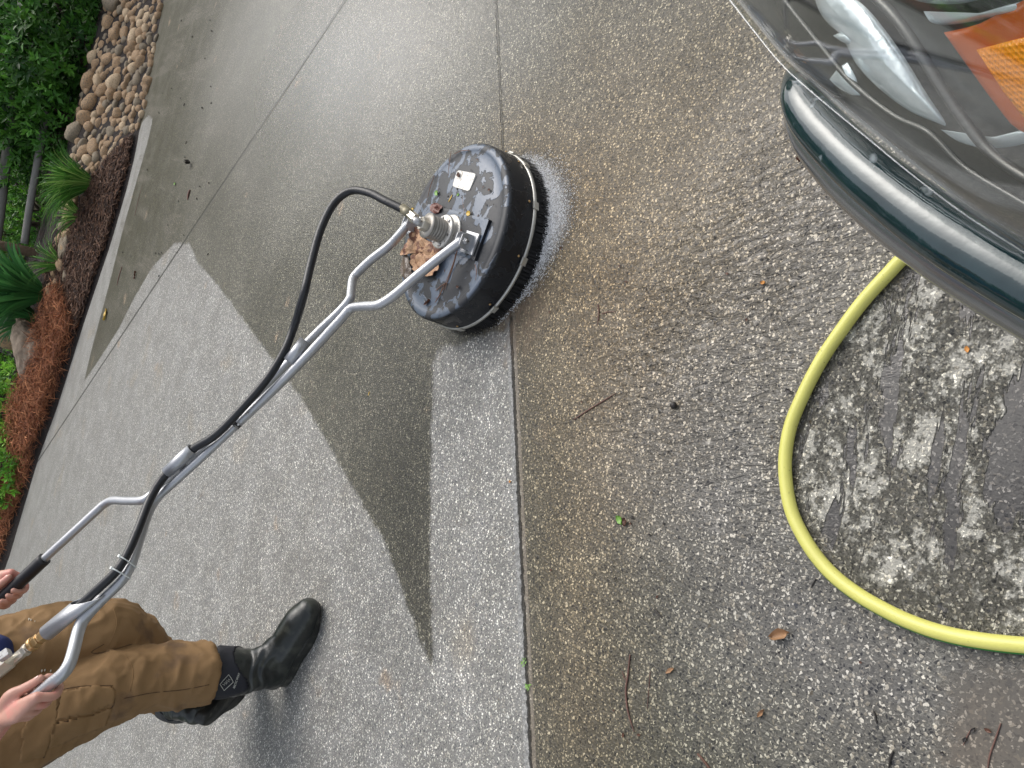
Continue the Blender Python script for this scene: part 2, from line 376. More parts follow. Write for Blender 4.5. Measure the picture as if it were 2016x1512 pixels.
drive = dw.build('driveway', ground_mat()); tag(drive, 'wet speckled concrete driveway, partly cleaned pale grey', None, None, 'structure')
X = vs[:, 0]; Y = vs[:, 1]
jBv = line_d(X, Y, jB1, jB2); jAv = line_d(X, Y, jA1, jA2)
if line_d(*[G(1200, 900)[i] for i in (0, 1)], jB1, jB2) < 0: jBv = -jBv
DC = G(942, 477, .03); C_JB = G(1008, 610).x
cleanv = polysdf(X, Y, CLEAN); filmv = soft(polysdf(X, Y, FILM), .28); loopv = polysdf(X, Y, LOOP)
attrs = dict(clean=cleanv, wedge=soft(polysdf(X, Y, WEDGE), .22) * soft(2.15 - Y, .7), brown=soft(polysdf(X, Y, BROWN), .30), silt=soft(polysdf(X, Y, [(1150, 100), (1100, 500), (1200, 760), (1450, 760), (1640, 480), (1600, 150), (1400, 60)]), .35), film=filmv * (loopv < 0),
             loop=loopv, puddle=polysdf(X, Y, PUDDLE), side=polysdf(X, Y, SIDE), foam=soft(polysdf(X, Y, FOAM) + .02, .10), mud=soft(polysdf(X, Y, MUDDY), .06),
             jA=jAv, jB=jBv, bmask=soft(C_JB - X, .12), dist=np.hypot(X, Y - 0),
             kerb=soft(Y - edgeY(X) + .75, .5), green=soft(Y - edgeY(X) + 2.4, 1.6) * (cleanv < .2) * soft(X + .4, 1.0),
             ripple=soft(polysdf(X, Y, [(1500, 280), (1280, 480), (1180, 700), (1180, 860), (1350, 900), (1500, 1020), (1545, 900), (1600, 700), (1810, 460), (1700, 250)]), .2),
             shine=soft(.42 - np.hypot(X - G(672, 160).x, (Y - G(672, 160).y) * .5), .42) + .45 * soft(.45 - np.hypot(X - G(520, 90).x, (Y - G(520, 90).y) * .5), .45))
for k, v in attrs.items():
    a = drive.data.attributes.new(k, 'FLOAT', 'POINT'); a.data.foreach_set('value', np.asarray(v, dtype=np.float32))

# planting bed behind the driveway: one soil sheet rising from the slab edge, far beyond the trees
xs2 = np.concatenate([-np.geomspace(90, 6.5, 16), np.linspace(-6, 6, 90), np.geomspace(6.5, 90, 16)])
ds = np.concatenate([[-.30, -.0], np.linspace(.03, 4, 70), np.geomspace(4.3, 150, 14)])
gm = MB(); rows = []
for d_ in ds:
    for x in xs2:
        e = edgeY(x); z = -.06 if d_ < -.01 else (.012 + rise(d_) + (.03 * noise.noise(Vector((x * 2, d_ * 2, 0))) if d_ > .05 and d_ < 6 else 0))
        gm.v.append((x, e + d_, z))
n2 = len(xs2)
gm.f = [(j * n2 + i, j * n2 + i + 1, (j + 1) * n2 + i + 1, (j + 1) * n2 + i) for j in range(len(ds) - 1) for i in range(n2 - 1)]
soil = gm.build('planting_bed_ground', mat('dark_mulch_soil', (.018, .012, .010), .95, var=.5, scale=25, bump=.02, bscale=60)); tag(soil, 'dark mulched soil of the bed rising behind the driveway', kind='structure')
gb = MB(); gb.add([(-150, -150, -.02), (150, -150, -.02), (150, 7.2, -.02), (-150, 7.2, -.02)], [(0, 1, 2, 3)])
tag(gb.build('ground', mat('lawn_ground', (.06, .075, .03), .95, var=.4, scale=3)), 'ground around the driveway', kind='structure')

# ------------------------------------------------------------ the surface cleaner
M_alu = mat('brushed_aluminium', (.47, .48, .50), .40, .75, .10, 60, .0006, 300, dirt_or_glint=(.25, .25, .25), dscale=60, dth=.70)
M_alud = mat('dull_metal', (.42, .42, .42), .42, .7, .2, 80, .0005, 300, dirt_or_glint=(.12, .10, .08), dscale=90, dth=.58)
M_steel = mat('steel_strap', (.50, .49, .45), .35, .7, .15, 60)
M_brass = mat('brass_fitting', (.55, .36, .17), .32, .85, .2, 60)
M_nickel = mat('nickel_fitting', (.62, .58, .50), .30, .7, .15, 60)
M_hoseb = mat('black_rubber_hose', (.012, .013, .016), .38, 0, .3, 40, .0006, 150)
M_brush = mat('black_bristle', (.006, .006, .007), .7, 0, .3, 90, .002, 500)
M_grip = mat('black_grip_rubber', (.012, .012, .015), .45, 0, .3, 40)
M_tie = mat('white_nylon', (.75, .78, .76), .4, 0, .05)
def deck_mat():
    m, nt, b = nmat('wet_plastic_deck_painted_sheen_shade'); L = nt.links.new
    tc = N(nt, 'ShaderNodeTexCoord')
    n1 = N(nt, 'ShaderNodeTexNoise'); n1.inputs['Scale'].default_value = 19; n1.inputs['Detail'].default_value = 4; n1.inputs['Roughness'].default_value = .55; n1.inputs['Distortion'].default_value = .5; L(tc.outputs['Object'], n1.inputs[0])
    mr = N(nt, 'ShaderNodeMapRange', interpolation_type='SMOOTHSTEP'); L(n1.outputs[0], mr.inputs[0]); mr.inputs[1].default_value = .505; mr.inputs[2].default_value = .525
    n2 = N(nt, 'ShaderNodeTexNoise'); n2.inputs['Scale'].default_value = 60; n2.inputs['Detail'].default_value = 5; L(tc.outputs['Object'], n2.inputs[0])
    mx = N(nt, 'ShaderNodeMix', data_type='RGBA'); L(mr.outputs[0], mx.inputs[0]); mx.inputs[6].default_value = (.034, .036, .040, 1); mx.inputs[7].default_value = (.115, .14, .18, 1)  # water patches tinted pale blue: sky reflection painted into the colour
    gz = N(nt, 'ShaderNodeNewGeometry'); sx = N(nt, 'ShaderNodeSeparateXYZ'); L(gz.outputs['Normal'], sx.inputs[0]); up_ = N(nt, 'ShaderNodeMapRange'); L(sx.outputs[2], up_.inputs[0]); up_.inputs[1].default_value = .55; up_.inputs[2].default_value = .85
    mw = N(nt, 'ShaderNodeMix', data_type='RGBA'); L(up_.outputs[0], mw.inputs[0]); mw.inputs[6].default_value = (.012, .014, .018, 1); L(mx.outputs[2], mw.inputs[7]); L(mw.outputs[2], b.inputs['Base Color'])  # steep faces get a darker colour, painting the wall's shade
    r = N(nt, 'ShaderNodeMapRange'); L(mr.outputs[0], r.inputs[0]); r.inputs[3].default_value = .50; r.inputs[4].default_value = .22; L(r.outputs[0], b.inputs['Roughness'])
    b.inputs['Specular IOR Level'].default_value = .42
    ad = N(nt, 'ShaderNodeMath', operation='ADD'); m1 = N(nt, 'ShaderNodeMath', operation='MULTIPLY'); L(mr.outputs[0], m1.inputs[0]); m1.inputs[1].default_value = .0008
    m2 = N(nt, 'ShaderNodeMath', operation='MULTIPLY'); L(n2.outputs[0], m2.inputs[0]); m2.inputs[1].default_value = .0006; L(m1.outputs[0], ad.inputs[0]); L(m2.outputs[0], ad.inputs[1])
    bp = N(nt, 'ShaderNodeBump'); bp.inputs['Distance'].default_value = 1; L(ad.outputs[0], bp.inputs['Height']); L(bp.outputs[0], b.inputs['Normal'])
    return m
M_deck = deck_mat()
C0 = Vector((DC.x, DC.y, 0)); RD = .243
sc = empty('surface_cleaner', C0, 'round dark rotary surface cleaner with long silver handle and black hose, on wet concrete', 'surface cleaner')
TOPZ = .125
deck = lathe(MB(), [(RD - .004, .03), (RD, .045), (RD - .002, .08), (RD - .003, TOPZ - .013), (RD - .005, TOPZ - .006), (RD - .009, TOPZ - .002), (RD - .014, TOPZ), (RD - .022, TOPZ), (RD - .026, TOPZ - .001), (RD - .029, TOPZ - .002), (RD - .050, TOPZ - .002), (RD - .056, TOPZ), (.10, TOPZ + .004), (.03, TOPZ + .005)], C0, seg=96).build('deck', M_deck, sc)
br = MB()
for k in range(900):
    a = 2 * math.pi * k / 900 + random.uniform(-.003, .003); r0 = RD - .002 + random.uniform(-.004, .004); r1 = r0 + random.uniform(-.004, .012); wdt = .0012
    t = Vector((-math.sin(a), math.cos(a), 0)) * wdt; c = Vector((math.cos(a), math.sin(a), 0)); z1 = random.uniform(.0, .008)
    br.add([C0 + c * r0 + t + Vector((0, 0, .045)), C0 + c * r0 - t + Vector((0, 0, .045)), C0 + c * r1 - t + Vector((0, 0, z1)), C0 + c * r1 + t + Vector((0, 0, z1))], [(0, 1, 2, 3)])
lathe(br, [(RD - .012, .003), (RD - .006, .042)], C0, seg=64); br.build('brush_skirt', M_brush, sc, False)
band = lathe(MB(), [(RD + .0, .040), (RD + .0035, .041), (RD + .0035, .0475), (RD + .0, .049)], C0, seg=96).build('metal_band', M_steel, sc)
for px, py in ((1035, 325), (1043, 412), (1019, 510), (968, 594), (908, 641), (1012, 300)):
    g = G(px, py, .045); d = (g - C0); d.z = 0; d.normalize(); t = Vector((-d.y, d.x, 0))
    q = box(MB(), C0 + d * (RD + .005) + Vector((0, 0, .045)), t * .010, Vector((0, 0, .0085)), d * .002, .3).build('band_clip', M_steel, sc, False)
    lathe(MB(), [(.0035, 0), (.003, .002), (.001, .003)], C0 + d * (RD - .001) + t * .008 + Vector((0, 0, .062)), d, 10).build('rivet', M_brass, sc)
# raised rectangular pad the brackets sit on, along the pivot line
PV1 = G(912, 473, .16); PV2 = G(806, 440, .16)
pv = (PV2 - PV1); pv.z = 0; pv.normalize(); pq = Vector((pv.y, -pv.x, 0)); PC = Vector((C0.x, C0.y, 0))
CT = Vector((C0.x, C0.y, TOPZ))
def onDeck(px, py, dz=0): return G(px, py, TOPZ + .004 + dz)
pad = MB(); box(pad, CT + Vector((0, 0, .003)), pv * .175, pq * .052, Vector((0, 0, .008)), .12); pad.build('bracket_pad', M_deck, sc, False)
# swivel stack
SW = onDeck(886, 462, .004); SW.z = TOPZ + .01; zz = Vector((0, 0, 1))
fl = lathe(MB(), [(.052, 0), (.052, .005), (.048, .006), (.030, .006), (.030, .018), (.045, .018), (.045, .024), (.042, .0255), (.02, .0255)], SW, zz, 48).build('flange', mat('pale_cast_metal', (.60, .58, .54), .4, .5, .15, 80, dirt_or_glint=(.2, .15, .1), dscale=70, dth=.62), sc)
for k in range(6):
    a = k * math.pi / 3 + .3; lathe(MB(), [(.0045, 0), (.0045, .003), (.001, .004)], SW + Vector((math.cos(a) * .037, math.sin(a) * .037, .0255)), zz, 8).build('screw', M_alud, fl, False)
pr = [(.029, 0)]
for k in range(5): pr += [(.029, .008 * k + .001), (.0305, .008 * k + .0025), (.0305, .008 * k + .0065), (.029, .008 * k + .008)]
sb = lathe(MB(), [(r, h + .025) for r, h in pr] + [(.033, .066), (.033, .071), (.020, .072)], SW, zz, 48).build('swivel', mat('grey_swivel_body', (.34, .32, .29), .45, .6, .2, 80), sc)
lathe(MB(), [(.018, .071), (.018, .088), (.0165, .090), (.010, .090)], SW, zz, 6).build('hex_nut', M_nickel, sb, False)
elb = SW + Vector((0, 0, .094)); hd = (G(800, 416, .245) - elb); hd.normalize()
ft = MB(); tube(ft, [SW + Vector((0, 0, .088)), elb + Vector((0, 0, .006)), elb + hd * .025], .010, 12, 5); ft.build('elbow', M_alud, sb)
lathe(MB(), [(.0135, 0), (.0135, .022), (.010, .024)], elb + hd * .016, hd, 6).build('hex_nut', M_nickel, sb, False)
# brackets, U plates with a bolt
def bracket(c, s):
    b = MB(); box(b, c + Vector((0, 0, -.022)), pv * .030, pq * .027, Vector((0, 0, .003)), .2)
    for k in (-1, 1): box(b, c + pv * .012 * k + Vector((0, 0, -.004)), pv * .0022, pq * .019, Vector((0, 0, .017)), .3)
    o = b.build('bracket', M_alu, sc, False)
    lathe(MB(), [(.009, 0), (.009, .005), (.006, .007), (.006, .010), (.001, .011)], c + pv * .0145 * s, pv * s, 6).build('bolt', M_alud, o, False)
PB1 = Vector((PV1.x, PV1.y, .162)); PB2 = Vector((PV2.x, PV2.y, .162))
bracket(PB1, -1); bracket(PB2, 1)
# handle lies in one tilted plane through the pivots
PM = (PB1 + PB2) / 2; ha = Vector((-1.27, .40, .58)); hn = ha.cross(Vector((.22, .975, 0))).normalized()
if hn.z < 0: hn = -hn
def PP(x, y, o=0.0):
    d = ray(x, y); return CAM + d * ((PM + hn * o - CAM).dot(hn) / d.dot(hn))
rt = [PB1 + Vector((.0, 0, .0)), PP(868, 505), PP(815, 548), PP(775, 582), PP(745, 600), PP(712, 603), PP(690, 608), PP(668, 632), PP(600, 705), PP(540, 766), PP(470, 832)]
lt = [PB2, PP(770, 480), PP(730, 512), PP(703, 538), PP(694, 552), PP(691, 575), PP(688, 590), PP(668, 614, -.004), PP(625, 655, -.010), PP(560, 722, -.010), PP(465, 818, -.010)]
hl = tube(MB(), rt, .0122, 16, 6).build('lower_tube', M_alu, sc); tube(MB(), lt, .0120, 16, 6).build('lower_tube', M_alu, sc)
upR = [PP(466, 836), PP(400, 898), PP(345, 948), PP(312, 978), PP(292, 1010), PP(275, 1060), PP(258, 1112), PP(238, 1145), PP(200, 1182), PP(168, 1215), PP(155, 1240), PP(145, 1280), PP(136, 1308), PP(122, 1328), PP(95, 1350), PP(50, 1388), PP(20, 1412)]
upL = [PP(464, 822, -.010), PP(400, 884, -.010), PP(345, 930, -.010), PP(315, 958, -.008), PP(296, 976, -.004), PP(280, 985), PP(250, 986), PP(222, 985), PP(205, 993), PP(190, 1006), PP(140, 1052), PP(92, 1096), PP(20, 1163), PP(-20, 1200)]
tube(MB(), upR, [.0112] * 4 + [.0125] * 5 + [.0145] * 8, 16, 6).build('upper_tube', M_alu, sc)
tube(MB(), upL, .0118, 16, 6).build('upper_tube', M_alu, sc)
GL0, GL1 = PP(88, 1100), PP(-30, 1209)
tube(MB(), [GL0, PP(40, 1145), GL1], .0185, 18, 6).build('grip', M_grip, sc)
for px, py in ((488, 815), (470, 836)):
    lathe(MB(), [(.005, 0), (.005, .001), (.003, .003), (.0005, .0035)], PP(px, py, .0105), hn, 10).build('rivet', M_alud, sc)
tube(MB(), [PP(471, 830), PP(463, 838)], .0128, 16).build('sleeve_joint', M_grip, sc)
def pipe(p0, p1, r, th, name, mt, cut=None):
    """open tube with wall thickness"""
    d = (p1 - p0); n_ = d.normalized().orthogonal().normalized(); b_ = d.normalized().cross(n_); s = 20; vs_ = []; fs_ = []
    for k in range(s):
        a = 2 * math.pi * k / s; q = n_ * math.cos(a) + b_ * math.sin(a)
        e = cut(q) if cut else 0
        for (P, R_) in ((p0, r), (p1 + d.normalized() * e, r), (p1 + d.normalized() * e, r - th), (p0, r - th)): vs_.append(P + q * R_)
    for k in range(s):
        k2 = (k + 1) % s
        for j in range(4): j2 = (j + 1) % 4; fs_.append((k * 4 + j, k2 * 4 + j, k2 * 4 + j2, k * 4 + j2))
    return MB().add(vs_, fs_).build(name, mt, sc)
pipe(PP(329, 930, .027), PP(379, 884, .027), .0165, .002, 'hose_clip', M_alu)
pipe(PP(568, 712, .018), PP(601, 671, .018), .0165, .002, 'hose_clip', M_alu)
for a_ in ((358, 918), (588, 703)): box(MB(), PP(a_[0], a_[1], .009), ha.normalized() * .012, hn * .008, hn.cross(ha).normalized() * .004).build('weld_tab', M_alu, sc, False)
# wand sleeve cut slantwise where the hose enters
W0, W1 = PP(92, 1246, .028), PP(182, 1172, .028)
wd = (W1 - W0).normalized(); up_ = hn
lat_ = wd.cross(hn)
pipe(W0, W1, .0195, .002, 'wand_sleeve', M_alu, cut=lambda q: -.075 * max(0, min(1, .5 - .5 * q.dot((hn * .85 + lat_ * -.5).normalized()) * -1)) + .02)
hp = [elb + hd * .03, elb + hd * .06, G(760, 396, .275), G(725, 379, .30), G(690, 376, .325), G(658, 400, .35), G(632, 450, .375), G(612, 520, .39), G(598, 580, .40), PP(580, 640, .055), PP(558, 695, .038), PP(520, 754, .030), PP(460, 822, .027), PP(420, 860, .027), PP(378, 886, .027), PP(328, 933, .027), PP(297, 980, .026), PP(272, 1042, .026), PP(250, 1092, .026), PP(228, 1126, .027), PP(190, 1162, .028), PP(150, 1198, .028), PP(120, 1222, .028)]
hob = tube(MB(), hp, .0108, 14, 6).build('pressure_hose', M_hoseb, sc)
tube(MB(), [elb + hd * .035, elb + hd * .075], .0125, 14).build('hose_ferrule', mat('khaki_ferrule', (.22, .20, .14), .4, .4), sc)
for (tx_, ty_), (hx_, hy_) in (((258, 1112), (243, 1101)), ((246, 1134), (229, 1124))):
    T0 = PP(tx_, ty_, 0); H0 = PP(hx_, hy_, .0265); c = (T0 + H0) / 2; l_ = (H0 - T0); hl_ = l_.length / 2 + .0135; l_.normalize(); t = (PP(258, 1112) - PP(238, 1145)).normalized(); s_ = l_.cross(t).normalized(); ring = []
    for k in range(25):
        a = 2 * math.pi * k / 24; ca, sa = math.cos(a), math.sin(a); q_ = lambda v: math.copysign(abs(v) ** .6, v); ring.append(c + l_ * hl_ * q_(ca) + s_ * .0150 * q_(sa))
    o = tube(MB(), ring, .0017, 6, 1, smooth=False).build('cable_tie', M_tie, sc)
    box(MB(), c + l_ * hl_, t * .003, s_ * .003, l_ * .004).build('tie_head', M_tie, o, False)
fd = (W0 - W1).normalized()
def hexp(c, r0, L_, mt, seg, name): return lathe(MB(), [(r0 * .9, 0), (r0, .002), (r0, L_ - .002), (r0 * .9, L_)], c, fd, seg).build(name, mt, sc, seg > 8)
hexp(W0, .0150, .020, M_brass, 6, 'brass_coupling'); hexp(W0 + fd * .020, .0125, .006, M_brass, 20, 'brass_coupling'); hexp(W0 + fd * .026, .0160, .016, M_brass, 6, 'brass_coupling'); hexp(W0 + fd * .042, .0175, .014, M_brass, 20, 'brass_coupling')
hexp(W0 + fd * .056, .011, .010, M_nickel, 20, 'steel_fitting'); hexp(W0 + fd * .066, .0150, .014, M_nickel, 6, 'steel_fitting'); hexp(W0 + fd * .080, .0125, .05, M_nickel, 8, 'steel_fitting'); hexp(W0 + fd * .128, .0150, .07, M_nickel, 20, 'steel_fitting')
box(MB(), PP(8, 1290, .075), (PP(20, 1282, .07) - PP(8, 1290, .07)) * .9, hn * .006, (PP(12, 1300, .07) - PP(8, 1290, .07)) * .6, .1).build('gun_lever', M_alud, sc, False)
box(MB(), PP(2, 1312, .045), fd * .03, hn * .012, fd.cross(hn) * .014, .1).build('gun_body', M_nickel, sc, False)
sticker = MB()
SP = [onDeck(901, 335), onDeck(938, 342), onDeck(924, 377), onDeck(891, 367)]; pts = []
for i in range(4):
    a_, b_, c_ = SP[i - 1], SP[i], SP[(i + 1) % 4]
    for k in range(4): t = k / 3; p0 = b_.lerp(a_, .16); p1 = b_.lerp(c_, .16); pts.append(p0.lerp(b_, t).lerp(b_.lerp(p1, t), t))
zt = TOPZ + .0052
sticker.add([(p.x, p.y, zt) for p in pts] + [(p.x, p.y, zt - .004) for p in pts], [tuple(range(16))] + [(k, (k + 1) % 16 + 0, (k + 1) % 16 + 16, k + 16) for k in range(16)])
sticker.build('sticker', mat('worn_white_sticker', (.74, .72, .66), .5, var=.06, dirt_or_glint=(.30, .24, .19), dscale=150, dth=.60), sc, False)
# water thrown out from under the skirt
sp = MB(); 
def blob(mb, c, r, seg=6, sq=.7):
    vs_ = []; fs_ = []
    for i, (h, k_) in enumerate(((-.8, .6), (0, 1), (.8, .6))):
        for k in range(seg): a = 2 * math.pi * k / seg; vs_.append((c[0] + math.cos(a) * r * k_, c[1] + math.sin(a) * r * k_, c[2] + h * r * sq))
    for i in range(2):
        for k in range(seg): k2 = (k + 1) % seg; fs_.append((i * seg + k, i * seg + k2, (i + 1) * seg + k2, (i + 1) * seg + k))
    fs_ += [tuple(range(seg - 1, -1, -1)), tuple(2 * seg + k for k in range(seg))]; mb.add(vs_, fs_)
for k in range(5200):
    a0 = math.atan2(G(1085, 420).y - C0.y, G(1085, 420).x - C0.x); a = a0 + random.gauss(0, .50); rr = RD + .004 + abs(random.gauss(0, .042)) * (1.1 - min(1, abs(a - a0)))
    blob(sp, (C0.x + math.cos(a) * rr, C0.y + math.sin(a) * rr, abs(random.gauss(0, .005))), random.uniform(.0005, .0013), 5)
mfo, nt_, b_ = nmat('white_water_spray'); b_.inputs['Base Color'].default_value = (.95, .96, .97, 1); b_.inputs['Roughness'].default_value = .25
tag(sp.build('water_spray', mfo), 'white foaming spray thrown out along the near rim of the surface cleaner', 'spray', None, 'stuff')

# ------------------------------------------------------------ leaves, twigs and needles
def pmat(name, col, rough=.55, **k): return mat(name, col, rough, 0, k.pop('var', .35), k.pop('scale', 60), **k)
LM = {'orange': pmat('orange_leaf', (.55, .24, .05), bump=.0006), 'brown': pmat('brown_leaf', (.10, .04, .022), .5, bump=.0008), 'green': pmat('fresh_green_leaf', (.16, .33, .05), .45), 'tan': pmat('tan_leaf', (.30, .17, .085), .6, bump=.0008), 'dark': pmat('dark_debris', (.018, .014, .012), .5), 'yellow': pmat('yellow_leaf', (.62, .42, .08), .5), 'needle': pmat('pine_needle', (.15, .06, .028), .6), 'redbrown': pmat('red_brown_twig', (.13, .065, .05), .6)}
def leaf(px, py, z, L_, W_, ang, mt, label, cat='leaf', group=None, name='fallen_leaf', curl=.25, toothed=0.0):
    """ang: direction of the long axis in the photo, degrees clockwise from +x; lengths in metres"""
    c = G(px, py, z); q = G(px + 6 * math.cos(math.radians(ang)), py + 6 * math.sin(math.radians(ang)), z)
    t = (q - c).normalized(); s = Vector((-t.y, t.x, 0)); mb = MB(); nu, nv = 9, 5; sd_ = random.random() * 50
    for layer in (0, 1):
        for i in range(nu):
            u = i / (nu - 1); wv = W_ * .5 * (math.sin(math.pi * min(1, u * .94 + .03)) ** .8) * (1 + toothed * random.uniform(-1, 1))
            for j in range(nv):
                v = j / (nv - 1) * 2 - 1; nz = noise.noise(Vector((u * 3 + sd_, v * 1.5, 0)))
                h = .0012 + curl * W_ * (abs(v) ** 1.5 * .7 + .5 * nz * nz + .35 * abs(u - .5)) + abs(nz) * W_ * curl * .8
                mb.v.append(tuple(c + t * (u - .5) * L_ + s * (v * wv + nz * W_ * .12) + Vector((0, 0, h - layer * .0008))))
        o = layer * nu * nv
        for i in range(nu - 1):
            for j in range(nv - 1):
                f = (o + i * nv + j, o + i * nv + j + 1, o + (i + 1) * nv + j + 1, o + (i + 1) * nv + j); mb.f.append(f if layer == 0 else f[::-1])
    o = mb.build(name, LM[mt]); setorigin(o, c); return tag(o, label, cat, group)
def twig(pts, z, r, mt, label, cat='twig', group=None, name='twig', zs=None):
    P = [G(p[0], p[1], z + r * .8 + (zs[i] if zs else 0)) for i, p in enumerate(pts)]
    o = tube(MB(), P, [r * .8] + [r] * (len(P) - 2) + [r * .45], 6, 4, round_ends=True).build(name, LM[mt]); setorigin(o, P[0]); return tag(o, label, cat, group)
DZ = TOPZ + .003
# the large dead leaf lying across the deck
def crumpled(px, py, z, poly, mt, label, amp=.018, seed=3, thick=.0012):
    pp = [G(px + a, py + b, z) for a, b in poly]; c = G(px, py, z); mb = MB(); n = len(pp); R_ = 7
    out = spline(pp + [pp[0]], 4)[:-1]; n = len(out)
    for layer in (0, 1):
        for k in range(R_ + 1):
            u = k / R_
            for i, q in enumerate(out):
                if k == 0 and i > 0: continue
                p = c.lerp(q, u); nz = noise.fractal(Vector((p.x * 34 + seed, p.y * 34, layer * 0)), 1.0, 2.1, 4); rg = abs(noise.noise(Vector((p.x * 55 + seed * 2, p.y * 55, 3))))
                mb.v.append((p.x + nz * .002, p.y, z + .004 + amp * (.35 + .9 * abs(nz)) * (1 - .35 * u) + amp * .8 * rg - layer * thick))
        o = layer * (1 + R_ * n)
        for i in range(n):
            i2 = (i + 1) % n; f = (o, o + 1 + i, o + 1 + i2); mb.f.append(f if layer == 0 else f[::-1])
            for k in range(R_ - 1):
                a = o + 1 + k * n; f = (a + i, a + n + i, a + n + i2, a + i2); mb.f.append(f if layer == 0 else f[::-1])
    o = mb.build('dead_leaf', mt); setorigin(o, c); return tag(o, label, 'leaf')
dl = mat('orange_dead_leaf', (.46, .27, .15), .6, 0, .35, 90, .0012, 240, dirt_or_glint=(.17, .07, .04), dscale=42, dth=.50)
crumpled(846, 500, DZ + .002, [(-28, -62), (-12, -56), (-2, -28), (14, -20), (34, -18), (30, 10), (22, 34), (8, 46), (-14, 44), (-28, 22), (-24, -2), (-20, -20), (-34, -6), (-50, 6), (-48, -4), (-34, -26), (-26, -42)], dl, 'large crumpled orange brown dead leaf lying on the cleaner deck beside the swivel', .020)
crumpled(806, 532, DZ, [(-8, -30), (2, -26), (6, -6), (10, 14), (2, 22), (-8, 16), (-14, 0)], pmat('wet_brown_leaf', (.12, .085, .06), .3, bump=.001), 'flat wet brown leaf at the far rim of the cleaner deck', .006, 9)
crumpled(866, 413, DZ, [(-10, -8), (2, -10), (10, -4), (8, 6), (-2, 10), (-10, 6)], pmat('dark_red_leaf', (.14, .045, .03), .45, bump=.001), 'dark red curled leaf pressed against the swivel flange', .016, 5)
gL = 'small bits fallen on the cleaner deck'
leaf(861, 381, DZ, .022, .014, 60, 'green', 'bright green leaf scrap on the cleaner deck between sticker and swivel', group=gL)
leaf(903, 384, DZ, .010, .008, 10, 'green', 'tiny green leaf scrap just below the white sticker', group=gL)
leaf(888, 391, DZ, .022, .006, 118, 'yellow', 'narrow yellow orange leaf on the cleaner deck beside the green scrap', group=gL)
leaf(924, 421, DZ + .004, .020, .012, 20, 'yellow', 'rounded yellow leaf on the cleaner deck near the bracket', group=gL)
leaf(813, 412, DZ + .01, .014, .008, 0, 'yellow', 'small yellow leaf beside the hose elbow', group=gL)
leaf(844, 596, DZ - .006, .026, .010, 135, 'brown', 'rolled brown leaf near the lower rim of the cleaner deck', group=gL, curl=.6)
leaf(902, 565, DZ, .012, .008, 10, 'brown', 'short red brown bud scale below the bracket on the deck', group=gL)
leaf(964, 374, DZ, .010, .007, -10, 'brown', 'small red brown bud scale right of the white sticker', group=gL)
leaf(905, 345, DZ + .002, .018, .010, 80, 'brown', 'dark brown bract lying over the white sticker edge', group=gL, curl=.5)
for i, (pts, lab) in enumerate([([(908, 452), (903, 480), (893, 520), (883, 548), (875, 570)], 'long dark twig hanging over the bracket and down the deck'),
        ([(895, 470), (897, 500), (886, 535), (872, 566)], 'second thin needle beside the long twig on the deck'),
        ([(915, 420), (912, 404), (910, 386)], 'short upright needle pair above the rounded yellow leaf'),
        ([(888, 298), (886, 312), (884, 326), (882, 346)], 'light brown needle loop near the upper rim of the deck'),
        ([(895, 303), (908, 297), (925, 296)], 'thin needle lying across the upper rim of the deck'),
        ([(855, 345), (846, 372), (840, 400)], 'pale needle on the far side of the deck by the green scrap'),
        ([(858, 572), (870, 562), (880, 556)], 'short dark twig crossing the needle tips on the deck'),
        ([(876, 558), (866, 580), (856, 596)], 'forked twig end pointing to the lower rim of the deck'),
        ([(935, 520), (938, 535), (936, 552)], 'thin needle on the deck below the bracket pad'),
        ([(892, 360), (910, 357), (922, 362)], 'thin dark needle lying on the white sticker')]):
    twig(pts, DZ, .0010 if i not in (0, 7) else .0016, 'needle', lab, 'pine needle', gL, 'pine_needle', zs=([.03, .022, .004, 0, 0] if i == 0 else None))
r_ = random.Random(4)
for k in range(46):
    a = r_.uniform(0, 6.28); rr = .21 * math.sqrt(r_.random()); q = pix((C0.x + math.cos(a) * rr, C0.y + math.sin(a) * rr, DZ))
    leaf(q[0], q[1], DZ, r_.uniform(.003, .008), r_.uniform(.002, .004), r_.uniform(0, 180), r_.choice(['dark', 'brown', 'dark']), 'tiny dark speck of bark stuck on the wet cleaner deck', 'debris', gL, 'bark_speck')
# on the driveway
leaf(1538, 1250, .001, .034, .018, 165, 'tan', 'tan curled leaf on the dark wet concrete outside the yellow hose', curl=.5)
leaf(1222, 1024, .001, .022, .013, 60, 'green', 'bright green leaf with dark tip on the wet concrete', curl=.4)
leaf(1232, 1028, .001, .016, .010, 90, 'brown', 'small dark brown leaf touching the bright green leaf', curl=.4)
leaf(1578, 313, .001, .014, .012, 100, 'brown', 'small dark bud on brown wet concrete left of the chrome bumper', curl=.6)
leaf(1500, 1404, .001, .018, .007, 130, 'tan', 'narrow pale tan seed husk on the driveway near the bottom edge', curl=.5)
leaf(1503, 557, .001, .010, .007, 0, 'orange', 'small orange bud on the rippled water film')
leaf(727, 775, .001, .014, .004, 110, 'yellow', 'narrow orange needle leaf on the dark dirty wedge')
leaf(1005, 948, .001, .007, .006, 0, 'orange', 'tiny orange speck beside the slab joint')
leaf(1320, 1320, .001, .020, .007, -30, 'tan', 'small forked tan husk on the driveway below the joint')
leaf(1553, 770, .001, .012, .007, 30, 'dark', 'small dark curl touching the yellow hose from outside')
leaf(1905, 688, .001, .010, .007, 80, 'orange', 'small orange fragment on the rough patch inside the hose loop')
leaf(210, 620, .001, .10, .035, 100, 'yellow', 'dried yellowish sprig on the damp dirty strip by the pine straw', curl=.4, toothed=.5)
leaf(268, 542, .001, .06, .025, 100, 'brown', 'dark brown leaf on the damp dirty strip by the mulch', curl=.5)
